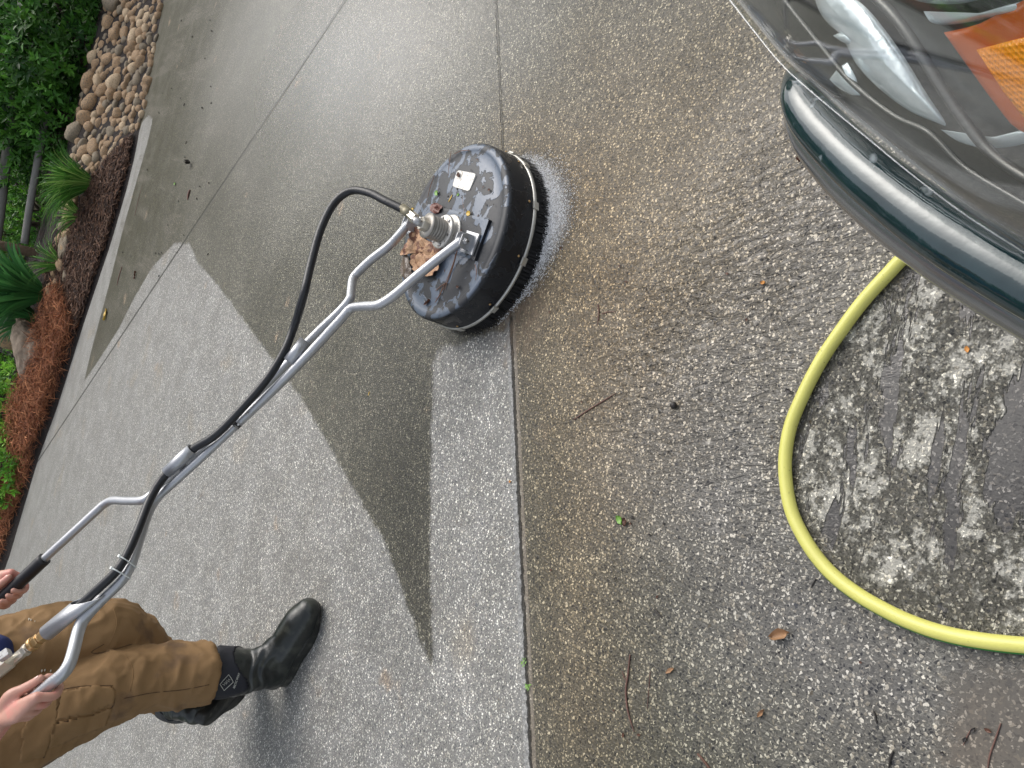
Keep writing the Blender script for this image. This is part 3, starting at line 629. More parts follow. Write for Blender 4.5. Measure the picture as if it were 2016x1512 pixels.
leaf(376, 322, .001, .045, .035, 0, 'dark', 'black lump of debris on the far wet concrete', name='debris_lump', curl=.8, cat='debris')
leaf(345, 362, .001, .035, .02, 0, 'green', 'pale green petal on the far wet concrete', name='petal', cat='petal')
o = MB(); blob(o, G(1326, 798, .006), .0075, 12, .9); o = o.build('seed_ball', LM['dark']); setorigin(o, G(1326, 798, .006)); tag(o, 'round black seed ball on the wet brown concrete', 'seed')
tw = [([(1130, 826), (1160, 806), (1190, 788), (1212, 774)], .0022, 'redbrown', 'long pale red twig on the brown wet concrete'),
      ([(1240, 1290), (1236, 1330), (1232, 1360), (1236, 1400), (1248, 1440)], .0028, 'redbrown', 'long crooked dark twig on concrete below the green leaf'),
      ([(1280, 1322), (1277, 1360), (1274, 1396)], .0012, 'redbrown', 'thin straight red needle beside the crooked twig'),
      ([(1225, 1322), (1230, 1336), (1236, 1342)], .0016, 'redbrown', 'short side twig forking from the crooked twig'),
      ([(1374, 1485), (1384, 1496), (1396, 1512), (1402, 1524)], .0035, 'brown', 'thick dark twig cut by the bottom edge of the photo'),
      ([(1970, 1425), (1958, 1460), (1948, 1490), (1944, 1520)], .0018, 'redbrown', 'curved red brown needle in the muddy puddle corner'),
      ([(1912, 1436), (1904, 1450), (1896, 1468)], .0014, 'redbrown', 'faint short needle in the muddy puddle'),
      ([(1288, 1200), (1298, 1210), (1304, 1217)], .0030, 'dark', 'short black twig piece on the grey wet concrete'),
      ([(1177, 600), (1179, 615), (1176, 640)], .0025, 'redbrown', 'short dark twig on brown concrete right of the cleaner'),
      ([(1185, 618), (1198, 614), (1212, 614)], .0018, 'redbrown', 'thin curved needle crossing the short dark twig'),
      ([(1720, 1400), (1724, 1412), (1726, 1424)], .0024, 'dark', 'short dark husk on grey wet concrete left of puddle'),
      ([(1758, 1480), (1752, 1496), (1750, 1515)], .0026, 'dark', 'dark twig at the bottom edge near the puddle'),
      ([(1606, 1140), (1600, 1150), (1597, 1157)], .0018, 'dark', 'tiny dark twig outside the yellow hose bend'),
      ([(373, 375), (370, 385), (369, 393)], .012, 'redbrown', 'chunky red brown bark piece on the far wet concrete'),
      ([(240, 525), (234, 545), (230, 562)], .006, 'redbrown', 'pinkish brown twig on the damp strip beside the mulch'),
      ([(265, 425), (272, 395), (280, 365)], .003, 'redbrown', 'long pale needle on the damp strip near the kerb')]
for pts, r, mt, lab in tw: twig(pts, .0005, r * .62, mt, lab)
for k in range(55):
    q = (r_.uniform(205, 420), r_.uniform(20, 560))
    if q[0] < np.interp(q[1], [20, 235, 480, 640], [320, 290, 222, 175]): continue
    leaf(q[0], q[1], .001, r_.uniform(.009, .022), r_.uniform(.006, .012), r_.uniform(0, 180), 'dark', 'small dark bark crumb washed onto the far driveway', 'debris', 'bark crumbs on the far driveway', 'bark_crumb', curl=.5)
for k in range(60):
    q = (r_.uniform(1080, 2000), r_.uniform(250, 1500))
    if q[0] > 1550 and q[1] < 1280: continue
    leaf(q[0], q[1], .001, r_.uniform(.004, .010), r_.uniform(.003, .005), r_.uniform(0, 180), r_.choice(['dark', 'brown']), 'tiny dark crumb on the near wet concrete', 'debris', 'crumbs on the near driveway', 'bark_crumb', curl=.3)
for (px, py) in ((1032, 1303), (1043, 1352)):
    s_ = MB()
    for k in range(9):
        c = G(px + r_.uniform(-5, 5), py + r_.uniform(-6, 6), .002); a = r_.uniform(0, 6.28); t = Vector((math.cos(a), math.sin(a), .5)); n_ = Vector((-t.y, t.x, 0)) * .0018
        s_.add([c, c + t * .004 + n_, c + t * .008, c + t * .004 - n_], [(0, 1, 2, 3)])
    o = s_.build('weed_sprout', LM['green'], None, False); setorigin(o, G(px, py, 0)); tag(o, 'tiny green weed sprout in the joint, ' + ('the upper of two' if py < 1320 else 'the lower of two'), 'weed', 'weeds in the slab joint')

# ------------------------------------------------------------ yellow hose
M_yel = mat('yellow_hose', (.60, .58, .15), .36, 0, .10, 40, .0003, 300, dirt_or_glint=(.22, .22, .05), dscale=130, dth=.68)
hpx = [(1960, 250), (1890, 355), (1822, 458), (1760, 526), (1700, 592), (1655, 652), (1615, 712), (1580, 780), (1556, 840), (1546, 900), (1548, 955), (1558, 1005), (1578, 1050), (1606, 1094), (1642, 1134), (1690, 1171), (1740, 1200), (1790, 1224), (1850, 1245), (1920, 1260), (2016, 1271), (2140, 1275), (2300, 1240)]
hP = [G(x, y, .0105) for x, y in hpx]
hose = tube(MB(), hP, .0108, 20, 8).build('garden_hose', M_yel); setorigin(hose, hP[10]); tag(hose, 'yellow garden hose curving in a loop across the wet concrete', 'hose')
st = MB(); pts = spline(hP[12:], 6); vs_ = []; fs_ = []
for i, p in enumerate(pts):
    t = (pts[min(i + 1, len(pts) - 1)] - pts[max(i - 1, 0)]).normalized(); side_ = t.cross(Vector((0, 0, 1)))
    if side_.dot(G(1500, 1300) - p) < 0: side_ = -side_
    for th in (6, 20, 33):
        a = math.radians(th); vs_.append(p + (side_ * math.cos(a) + Vector((0, 0, 1)) * math.sin(a)) * .0111)
for i in range(len(pts) - 1):
    for k in range(2): fs_.append((i * 3 + k, i * 3 + k + 1, i * 3 + k + 4, i * 3 + k + 3))
st.add(vs_, fs_).build('green_stripe', mat('green_stripe', (.02, .28, .04), .35, 0, .1), hose)

# ------------------------------------------------------------ the person
from mathutils.bvhtree import BVHTree
def hit(bvh, px, py):
    l, n, i, d = bvh.ray_cast(CAM, ray(px, py).normalized()); return l, n
def bvh_of(mb): return BVHTree.FromPolygons([Vector(v) for v in mb.v], mb.f)
def inpoly(x, y, P):
    c = False; n = len(P)
    for i in range(n):
        (ax, ay), (bx, by) = P[i], P[(i + 1) % n]
        if (ay > y) != (by > y) and x < (bx - ax) * (y - ay) / (by - ay) + ax: c = not c
    return c
def patch(mb, sel, off, name, mt, parent, thick=.002):
    nn = normals(mb); keep = [f for f in mb.f if sel(f)]; used = sorted({i for f in keep for i in f}); mp_ = {i: k for k, i in enumerate(used)}; n = len(used)
    if not keep: return None
    o = MB(); o.v = [tuple(Vector(mb.v[i]) + Vector(nn[i]) * off) for i in used] + [tuple(Vector(mb.v[i]) - Vector(nn[i]) * thick) for i in used]
    o.f = [tuple(mp_[i] for i in f) for f in keep]; ed = {}
    for f in o.f:
        for i in range(len(f)): e = (f[i], f[(i + 1) % len(f)]); ed[e] = 1
    for (a, b) in list(ed):
        if (b, a) not in ed: o.f.append((b, a, a + n, b + n))
    return o.build(name, mt, parent)
M_skin = mat('skin', (.56, .30, .23), .45, 0, .12, 25, .0005, 250, dirt_or_glint=(.62, .27, .22), dscale=18, dth=.52)
M_tr = mat('brown_canvas', (.235, .138, .058), .85, 0, .18, 9, .0008, 420, dirt_or_glint=(.145, .085, .042), dscale=7, dth=.56)
M_boot = mat('black_rubber_boot', (.012, .015, .014), .28, 0, .4, 14, .0006, 90, dirt_or_glint=(.032, .036, .030), dscale=16, dth=.52)
M_sleeve = mat('navy_neoprene', (.006, .007, .014), .6, 0, .2, 60, .0004, 400)
M_sole = mat('boot_sole_rubber', (.018, .019, .017), .5, 0, .4, 30, .001, 80, dirt_or_glint=(.06, .06, .05), dscale=30, dth=.55)
M_shirt = mat('navy_shirt', (.012, .022, .10), .85, 0, .2, 20, .001, 400)
LEG_R = [PY(406, 1324, 2.23), PY(385, 1327, 2.23), PY(320, 1332, 2.25), PY(235, 1346, 2.25), PY(120, 1392, 2.27), PY(0, 1452, 2.29), PY(-120, 1480, 2.30)]
LEG_L = [PY(338, 1358, 2.50), PY(320, 1336, 2.49), PY(285, 1295, 2.44), PY(232, 1250, 2.37), PY(150, 1254, 2.37), PY(0, 1298, 2.40), PY(-130, 1340, 2.42)]
PEL = (LEG_R[-1] + LEG_L[-1]) / 2 + Vector((-.02, 0, .02))
FOOT = Vector((G(560, 1355).x, G(560, 1355).y, 0))
LIFT = Vector((PEL.x, PEL.y, 0))
body = MB()
CH = PEL + Vector((.05, 0, .42)); NK = PEL + Vector((.10, 0, .60)); HD = PEL + Vector((.17, -.01, .74))
tube(body, [PEL + Vector((0, 0, -.06)), PEL + Vector((.01, 0, .12)), CH, CH + Vector((.02, 0, .08))], [.13, .125, .15, .12], 20, 5, round_ends=True)
tube(body, [CH, NK, HD + Vector((-.02, 0, -.03))], [.075, .055, .055], 16, 4)
tube(body, [HD + Vector((.02, 0, -.07)), HD, HD + Vector((-.02, 0, .07))], [.062, .082, .075], 18, 4, round_ends=True)
tube(body, [HD + Vector((.07, 0, -.005)), HD + Vector((.10, 0, -.03))], [.010, .015], 8, 2, round_ends=True)
for s in (-1, 1):
    tube(body, [HD + Vector((-.01, s * .078, -.02)), HD + Vector((-.015, s * .088, .02))], .014, 8, 2, round_ends=True)
    leg = LEG_R if s < 0 else LEG_L
    tube(body, [PEL] + leg[::-1][1:], [.11, .085, .075, .06, .05, .045, .04][:len(leg)], 14, 3, round_ends=True)
def hand(c, a, o, n, R_, wrist, elbow, shoulder, idx_fwd=.0, thumb_th=112, nail=True):
    """right or left hand closed round a bar: a along the bar to the front, o away from the body's middle, n up"""
    def at(al, th, d): th = math.radians(th); return c + a * al + (o * math.cos(th) + n * math.sin(th)) * d
    d0 = R_ + .0085
    tube(body, [shoulder, elbow], [.058, .045], 14, 4, round_ends=True); tube(body, [elbow, elbow.lerp(wrist, .35), wrist], [.044, .043, .027], 14, 5, round_ends=True)
    mcp = []
    for k, al in enumerate((.036, .013, -.010, -.031)):
        f = idx_fwd if k == 0 else idx_fwd * (.45 if k == 1 else .1); rr = (.0098, .0100, .0095, .0084)[k]
        M_ = at(al + f * .3, 28 - 3 * k, d0 + .013); mcp.append(M_)
        P = [M_, at(al + f, -28, d0 + .008), at(al + f * 1.0, -95, d0 + .002), at(al + f * .9, -150, d0 + .0005), at(al + f * .8, -188 - 6 * (k == 3), d0 + .001)]
        tube(body, P, [rr * 1.14, rr * 1.04, rr, rr * .93, rr * .84], 12, 4, round_ends=True)
        tube(body, [wrist + (a * .012), wrist.lerp(M_, .55) + n * .003, M_], [.020, .0175, .0128], 12, 4, round_ends=True)
    for k in range(3): tube(body, [wrist.lerp(mcp[k], .35), mcp[k].lerp(mcp[k + 1], .5)], [.019, .0120], 10, 3, round_ends=True)
    tb = [wrist + (o * -.010), at(-.040, thumb_th - 10, d0 + .014), at(-.008, thumb_th, d0 + .009), at(.020, thumb_th + 2, d0 + .004), at(.046, thumb_th, d0 + .002)]
    tube(body, tb, [.021, .0165, .0122, .0112, .0092], 12, 5, round_ends=True)
    q = at(.043, thumb_th - 4, d0 + .0105); t = (tb[-1] - tb[-2]).normalized(); nl = ((o * math.cos(math.radians(thumb_th - 8)) + n * math.sin(math.radians(thumb_th - 8))))
    return q, t, nl
ra = (PP(95, 1350) - PP(50, 1388)).normalized(); ro = ra.cross(hn).normalized()
if ro.y > 0: ro = -ro
la = (GL0 - GL1).normalized(); lo = la.cross(hn).normalized()
if lo.y < 0: lo = -lo
RW = PY(2, 1418, 2.02); RE = RW + Vector((-.22, .02, .12)); RS = PEL + Vector((.05, -.20, .46))
LW = PP(-38, 1148, .035); LE = LW + Vector((-.19, .02, .11)); LS = PEL + Vector((.05, .20, .46))
n1 = hand(PP(66, 1374), ra, ro, hn, .0145, RW, RE, RS, .018, 128)
n2_ = hand(PP(14, 1166), la, lo, hn, .0185, LW, LE, LS, .0, 84)
bm_ = remeshed(body, .0042, 3, .4)
person = bm_.build('person', M_skin)
setorigin(person, (FOOT.x, FOOT.y, 0)); tag(person, 'person in brown canvas trousers and black rubber boots pushing the surface cleaner handle', 'person')
for q, t, nl in (n1, n2_):
    s_ = t.cross(nl).normalized(); mb = MB(); vs_ = []
    for i in range(6):
        for j in range(5):
            u = i / 5 - .5; v = j / 4 - .5; wv = 1 - (abs(u) * 2) ** 4 * .35
            vs_.append(q + t * u * .012 + s_ * v * .0105 * wv + nl * (.0006 - abs(v) ** 2 * .010 - .0))
    mb.add(vs_, [(i * 5 + j, i * 5 + j + 1, (i + 1) * 5 + j + 1, (i + 1) * 5 + j) for i in range(5) for j in range(4)])
    mb.build('thumb_nail', mat('nail', (.74, .52, .45), .3), person)
hair = MB(); tube(hair, [HD + Vector((-.045, 0, -.03)), HD + Vector((-.03, 0, .03)), HD + Vector((-.008, 0, .085))], [.070, .088, .066], 18, 4, round_ends=True); hair.build('hair', mat('brown_hair', (.05, .03, .018), .6, var=.5, scale=120), person)
for s in (-1, 1): 
    e = MB(); blob(e, HD + Vector((.078, s * .028, .012)), .010, 10, .8); e.build('eye', mat('eye', (.5, .5, .5), .2), person)
mo = MB(); tube(mo, [HD + Vector((.082, -.02, -.06)), HD + Vector((.088, 0, -.061)), HD + Vector((.082, .02, -.06))], .005, 8, 3, round_ends=True); mo.build('mouth', mat('lips', (.45, .18, .15), .5), person)
sh = MB(); tube(sh, [PEL + Vector((.0, 0, -.03)), PEL + Vector((.01, 0, .14)), CH, CH + Vector((.03, 0, .10)), NK], [.175, .165, .18, .13, .075], 22, 5)
for s, E_, W_, S_ in ((-1, RE, RW, RS), (1, LE, LW, LS)):
    tube(sh, [S_ + Vector((0, -s * .06, .02)), S_, S_.lerp(E_, .6)], [.075, .080, .070], 14, 4, round_ends=True)
tube(sh, [PEL + Vector((.05, .02, .02)), PY(-30, 1292, 2.30), PY(-2, 1296, 2.27)], [.10, .06, .038], 16, 4, round_ends=True)
shm = remeshed(sh, .010, 4); shm.build('shirt', M_shirt, person)
# trousers
tr = MB()
tube(tr, LEG_R, [.094, .090, .088, .092, .105, .120, .130], 22, 5, round_ends=False)
tube(tr, LEG_L, [.080, .082, .080, .088, .092, .108, .125], 22, 5, round_ends=False)
tube(tr, [PEL + Vector((0, 0, .06)), PEL, LEG_R[-2].lerp(LEG_L[-2], .5)], [.165, .17, .13], 22, 5, round_ends=True)
trm = remeshed(tr, .0065, 6)
nn = normals(trm); nv_ = []
ax_r = [(Vector(p), 0) for p in LEG_R]
CR1 = (PY(305, 1290, 2.2) - PY(255, 1400, 2.2)).normalized(); CR2 = (PY(200, 1290, 2.2) - PY(60, 1330, 2.2)).normalized()
def ridged(p, d, seed, along, across):
    e1_ = d.orthogonal().normalized(); e2_ = d.cross(e1_); q = Vector((p.dot(d) * along + seed, p.dot(e1_) * across, p.dot(e2_) * across)); q += Vector((0, 1, 1)) * .5 * noise.noise(q * .7)
    k = noise.noise(q); return (1 - min(1, abs(k) * 2.7)) ** 1.6
def folds(p):
    px, py = pix(p); kn = 1 / (1 + math.exp(-(px - 210) / 22))
    return .010 * ridged(p, CR1, 3.0, 4, 11) * (.25 + .75 * kn) + .010 * ridged(p, CR2, 9.0, 3, 9) * (1 - .6 * kn) + .004 * ridged(p, CR1, 5, 10, 26) + .0015 * noise.noise(p * 40)
for v, n_ in zip(trm.v, nn): nv_.append(tuple(Vector(v) + Vector(n_) * folds(Vector(v))))
trm.v = nv_
trm.build('trousers', M_tr, person)
cz = lambda f: sum((Vector(trm.v[i]) for i in f), Vector()) / len(f)
nnt = normals(trm)
def facing(f): return Vector(nnt[f[0]]).dot(Vector(trm.v[f[0]]) - CAM) < 0 and Vector(trm.v[f[0]]).y < 2.36
POCK = [(112, 1365), (170, 1352), (215, 1350), (226, 1362), (222, 1385), (180, 1402), (112, 1418)]
FLAP = [(92, 1372), (122, 1366), (106, 1440), (85, 1490), (40, 1500), (45, 1440), (60, 1380)]
BAND = [(108, 1424), (180, 1408), (220, 1392), (208, 1428), (150, 1450), (96, 1474)]
M_tr2 = mat('brown_canvas_pocket', (.242, .143, .060), .85, 0, .14, 12, .0006, 500)
for P_, nm in ((POCK, 'cargo_pocket'), (FLAP, 'pocket_flap'), (BAND, 'pocket_gusset')):
    patch(trm, lambda f: facing(f) and inpoly(*pix(cz(f)), P_), .0035, nm, M_tr2, person)
tb_ = bvh_of(trm)
def seam(pts, name='seam', mt=None, r=.0010):
    P = []
    for x, y in [(p.x, p.y) for p in spline([Vector((a, b, 0)) for a, b in pts], 5)]:
        l, n_ = hit(tb_, x, y)
        if l is not None: P.append(l + n_ * .0004)
    if len(P) > 2: tube(MB(), P, r, 5, 1, smooth=False).build(name, mt or M_tr2, person)
M_seam = mat('dark_thread', (.07, .035, .015), .8)
seam([(112, 1360), (160, 1351), (222, 1350)], mt=M_seam); seam([(112, 1424), (180, 1409), (218, 1395), (226, 1375)], mt=M_seam, r=.0016); seam([(122, 1368), (108, 1430), (86, 1492)], mt=M_seam, r=.0016)
seam([(223, 1198), (230, 1225), (222, 1255), (212, 1272)]); seam([(245, 1288), (262, 1320), (256, 1360)]); seam([(245, 1375), (300, 1364), (360, 1358), (412, 1348)], mt=M_seam); seam([(205, 1268), (180, 1284), (205, 1284), (260, 1268)], mt=M_seam); seam([(42, 1500), (50, 1440), (60, 1400)], mt=M_seam)
sp_ = MB()
for (x, y, r) in ((58, 1220, .004), (62, 1221, .003), (69, 1224, .002), (82, 1320, .0045), (88, 1319, .004), (100, 1321, .004)):
    l, n_ = hit(tb_, x, y)
    if l is not None: blob(sp_, l + n_ * .002, r, 9, .45)
sp_.build('paint_fleck', mat('dried_paint', (.65, .60, .50), .6), person)
# boots
def make_boot(heel, toe, top, L_=None, lift=False):
    x = (toe - heel); L_ = x.length; x.normalize(); up = Vector((0, 0, 1)); y = up.cross(x).normalized(); up = x.cross(y); W_ = lambda a, b, c: heel + x * a * L_ + y * b + up * c
    mb = MB()
    tube(mb, [W_(.10, 0, .050), W_(.25, 0, .052), W_(.45, 0, .060), W_(.62, 0, .054), W_(.80, 0, .046), W_(.90, 0, .040)], [.042, .047, .053, .057, .056, .045], 18, 5, flat=.92, ref=up, round_ends=True)
    tube(mb, [W_(.17, 0, .045), W_(.18, 0, .11), top.lerp(W_(.18, 0, .11), .55), top], [.050, .058, .072, .078], 18, 6, ref=x, round_ends=False)
    tube(mb, [W_(.20, 0, .125), W_(.36, 0, .095), W_(.52, 0, .07)], [.050, .046, .040], 16, 5, round_ends=True)
    bm2 = remeshed(mb, .0055, 9, .5)
    v2 = []
    for v in bm2.v:
        v = Vector(v); h = (v - heel).dot(up); 
        if h < .018: v = v + up * (.018 - h)
        a = (v - heel).dot(x); 
        cr = math.exp(-((h - .13) / .045) ** 2) * .0035 * math.sin(h * 190 + 5 * noise.noise(v * 14)); v = v + (v - W_(.18, 0, .1)).normalized() * cr
        v2.append(tuple(v))
    bm2.v = v2
    root = bm2.build('boot', M_boot, person)
    # sole with its heel step
    ol = [];
    for k in range(40):
        t = 2 * math.pi * k / 40; cx = math.cos(t); sy = math.sin(t); a = .5 + .515 * cx; wd_ = .040 + .013 * math.exp(-((a - .70) / .22) ** 2) + .002 * math.exp(-((a - .1) / .15) ** 2) - .006 * math.exp(-((a - .38) / .12) ** 2)
        ol.append((a, (abs(sy) ** .75) * (1 if sy >= 0 else -1) * wd_))
    s_ = MB(); lv = [(0, .97), (.006, 1.0), (.020, 1.0), (.027, 1.03), (.033, 1.02), (.036, .9)]; vs_ = []
    for h, k in lv:
        for a, b in ol: vs_.append(W_(.5 + (a - .5) * (1 + (k - 1) * .4), b * k, h + (.012 * max(0, a - .8) / .2) - (.0 if h > .01 else 0)))
    fs_ = [(i * 40 + k, i * 40 + (k + 1) % 40, (i + 1) * 40 + (k + 1) % 40, (i + 1) * 40 + k) for i in range(len(lv) - 1) for k in range(40)] + [tuple(range(39, -1, -1)), tuple((len(lv) - 1) * 40 + k for k in range(40))]
    s_.add(vs_, fs_).build('sole', M_sole, root)
    ax = (top - W_(.18, 0, .11)).normalized(); A0 = W_(.18, 0, .11)
    def sel(f):
        p = sum((Vector(bm2.v[i]) for i in f), Vector()) / len(f) - A0; h = p.dot(ax); fr = p.dot(x)
        return h > .055 + .035 * math.cos(max(-1, min(1, (fr - .0) / .07)) * 2.6) * -1 + .01
    slv = patch(bm2, sel, .0022, 'sleeve', M_sleeve, root)
    return root, bm2, W_, x
hR, tR = G(560, 1346, 0), G(637, 1190, 0)
bR = make_boot(hR, tR, PY(424, 1324, 2.235))
tL = G(506, 1335, .01)
dd = 2.0; best = None
for k in range(400):
    D = 2.2 + k * .004; p = PD(404, 1420, D); e = abs((p - tL).length - .33)
    if p.z > .03 and (best is None or e < best[0]): best = (e, p)
hL = best[1]
bL = make_boot(hL, tL, PY(345, 1372, 2.52))
# marks on the near boot: diamond badge and lettering
bb = bvh_of(bR[1]); M_ink = mat('pale_print', (.62, .62, .55), .5, var=.1)
def onboot(pts, r, name, closed=False):
    P = []
    for a, b in pts:
        l, n_ = hit(bb, a, b)
        if l is not None: P.append(l + n_ * .0036)
    if closed and P: P.append(P[0])
    return P
mk = MB()
tube(mk, onboot([(433, 1346), (441, 1337), (450, 1328), (455, 1335), (459, 1342), (450, 1350), (441, 1358), (437, 1352)], 0, '', True), .0009, 5, 1, smooth=False)
tube(mk, onboot([(438, 1346), (442, 1348), (441, 1343), (446, 1346), (444, 1341)], 0, ''), .0008, 5, 1, smooth=False)
tube(mk, onboot([(447, 1344), (446, 1338), (451, 1342), (450, 1336), (453, 1338)], 0, ''), .0008, 5, 1, smooth=False)
mk.build('badge', M_ink, bR[0])
cu = bpy.data.curves.new('t', 'FONT'); cu.body = 'ARCTIC SPORT'; cu.size = 1; cu.extrude = .02; cu.align_x = 'CENTER'; to = bpy.data.objects.new('t', cu); COL.objects.link(to)
me_ = bpy.data.meshes.new_from_object(to.evaluated_get(bpy.context.evaluated_depsgraph_get())); tv = [v.co.copy() for v in me_.vertices]; tf = [tuple(p.vertices) for p in me_.polygons]; bpy.data.objects.remove(to)
wid = max(v.x for v in tv) - min(v.x for v in tv); tx = MB(); vs_ = []
for v in tv:
    u = v.x / wid; cx, cy = 467 + (u) * 11, 1340 - u * 29; h_ = v.y * 5.2
    l, n_ = hit(bb, cx - h_ * .93, cy - h_ * .35); l = l if l is not None else Vector((0, 0, 0)); n_ = n_ if n_ is not None else Vector((0, 0, 1)); vs_.append(l + n_ * (.0036 + v.z * .01))
tx.add(vs_, tf).build('lettering', M_ink, bR[0], False)

# ------------------------------------------------------------ planting bed: mulch, straw, rocks, plants, fence
def shreds(name, n, poly, l0, l1, wd, cols, h, label, curve=.25, seed=1, mt=None, zfun=None, lift=.6):
    R = random.Random(seed); mb = MB(); xs_ = [p[0] for p in poly]; ys_ = [p[1] for p in poly]; k = 0; tries = 0
    while k < n and tries < n * 30:
        tries += 1; x = R.uniform(min(xs_), max(xs_)); y = R.uniform(min(ys_), max(ys_))
        if not inpoly(x, y, poly): continue
        g = TG(x, y)
        if g.y < edgeY(g.x) + .01: continue
        k += 1; a = R.uniform(0, 6.28); el = R.gauss(.1, .35) * lift; L_ = R.uniform(l0, l1); t = Vector((math.cos(a) * math.cos(el), math.sin(a) * math.cos(el), math.sin(el)))
        s_ = Vector((-math.sin(a), math.cos(a), R.uniform(-.6, .6))) * wd * R.uniform(.6, 1.3); hz = (zfun(x, y) if zfun else h) * R.random() ** .7; c = g + Vector((0, 0, .012 + hz)); b = Vector((R.uniform(-1, 1), R.uniform(-1, 1), R.uniform(-.2, .8))) * L_ * curve
        p0, p1, p2 = c - t * L_ / 2, c + b * .5, c + t * L_ / 2; cl = R.choice(cols); q = R.uniform(.6, 1.4); cl = tuple(v * q for v in cl)
        nb = t.cross(s_).normalized() * wd * .6
        mb.add([p0, p1 + s_, p1 + nb, p1 - s_, p2], [(0, 1, 2), (0, 2, 3), (1, 4, 2), (2, 4, 3), (0, 3, 1), (1, 3, 4)], cl)
    o = mb.build(name, mt or mat(name + '_fibre', (1, 1, 1), .85, var=.05, tint=True), None, False); return tag(o, label, None, None, 'stuff')
MUL = [(330, 245), (268, 300), (247, 374), (216, 480), (180, 586), (155, 660), (118, 600), (95, 620), (98, 520), (125, 470), (160, 420), (185, 360), (215, 320), (275, 262), (290, 225)]
shreds('mulch', 13000, MUL, .04, .13, .0050, [(.095, .045, .026), (.060, .030, .020), (.15, .075, .042), (.03, .016, .012), (.20, .12, .08)], .045, 'dark brown shredded mulch in the bed along the driveway', seed=3)
M2 = [(225, -20), (190, 90), (168, 180), (148, 300), (120, 470), (95, 560), (60, 640), (-60, 640), (-60, -20)]
shreds('leaf_litter', 5000, M2, .03, .10, .005, [(.045, .026, .018), (.03, .018, .013), (.075, .045, .03)], .03, 'dark leaf litter under the shrubs behind the rocks', seed=5)
STR = [(135, 560), (150, 600), (170, 660), (140, 740), (112, 798), (75, 905), (36, 1010), (10, 1095), (-40, 1180), (-60, 1100), (-20, 1000), (30, 900), (40, 800), (70, 740), (95, 640)]
def sz(x, y): return .13 if y < 900 else .06
shreds('pine_straw', 9000, STR, .10, .24, .0030, [(.36, .135, .055), (.27, .095, .042), (.46, .20, .09), (.20, .07, .035), (.32, .12, .05)], .12, 'orange brown pine straw heaped along the driveway edge', curve=.35, seed=9, zfun=sz, lift=1.2)
# river rocks, each one a thing
RM = [mat('tan_river_rock', (.42, .27, .15), .75, var=.35, scale=9, bump=.006, bscale=30, dirt_or_glint=(.20, .16, .11), dscale=8, dth=.52), mat('grey_river_rock', (.27, .215, .15), .78, var=.35, scale=9, bump=.006, bscale=30, dirt_or_glint=(.16, .14, .10), dscale=8, dth=.55), mat('pale_river_rock', (.56, .42, .27), .75, var=.3, scale=12, bump=.006, bscale=30, dirt_or_glint=(.30, .20, .12), dscale=9, dth=.56)]
def rock_mesh(seed, mt, name='river_rock'):
    bm = bmesh.new(); bmesh.ops.create_icosphere(bm, subdivisions=3, radius=1); s_ = Vector((seed * 7.1, seed * 3.3, seed))
    for v in bm.verts:
        n_ = v.co.normalized(); k = 1 + .20 * noise.noise(n_ * .9 + s_) + .10 * noise.noise(n_ * 2.1 + s_)
        v.co = n_ * k
        for ax_ in range(3):
            pl = Vector((noise.noise(s_ + Vector((ax_, 0, 0))), noise.noise(s_ + Vector((0, ax_ + 2, 0))), noise.noise(s_ + Vector((0, 0, ax_ + 5))))).normalized(); d = v.co.dot(pl)
            if d > .72: v.co -= pl * (d - .72) * .75
    me = bpy.data.meshes.new(name); bm.to_mesh(me); bm.free(); me.materials.append(mt); me.polygons.foreach_set('use_smooth', [True] * len(me.polygons)); return me
protos = [[rock_mesh(k + 10 * c, RM[c]) for k in range(4)] for c in range(3)]
RB = [(222, -15), (205, 60), (188, 110), (168, 185), (152, 250), (148, 320), (168, 345), (195, 335), (232, 300), (268, 262), (285, 235), (296, 170), (308, 100), (318, 40), (322, -15)]
R = random.Random(21); placed = []
def size_at(x, y):
    lx = np.interp(y, [-20, 60, 110, 185, 250, 330], [225, 205, 188, 168, 152, 150]); rx = np.interp(y, [-20, 100, 170, 235, 262, 300, 335], [322, 308, 296, 285, 268, 232, 190]); u = (x - lx) / max(20, rx - lx)
    return 17 - 10 * min(1, max(0, u))
for k in range(9000):
    x, y = R.uniform(145, 322), R.uniform(-15, 348)
    if not inpoly(x, y, RB): continue
    r = size_at(x, y) * R.uniform(.62, 1.2) if R.random() < .7 else R.uniform(5.5, 8)
    if all(math.hypot(x - a, y - b) > .72 * (r + c) for a, b, c in placed): placed.append((x, y, r))
placed.sort(key=lambda p: -p[2]); seen = {}
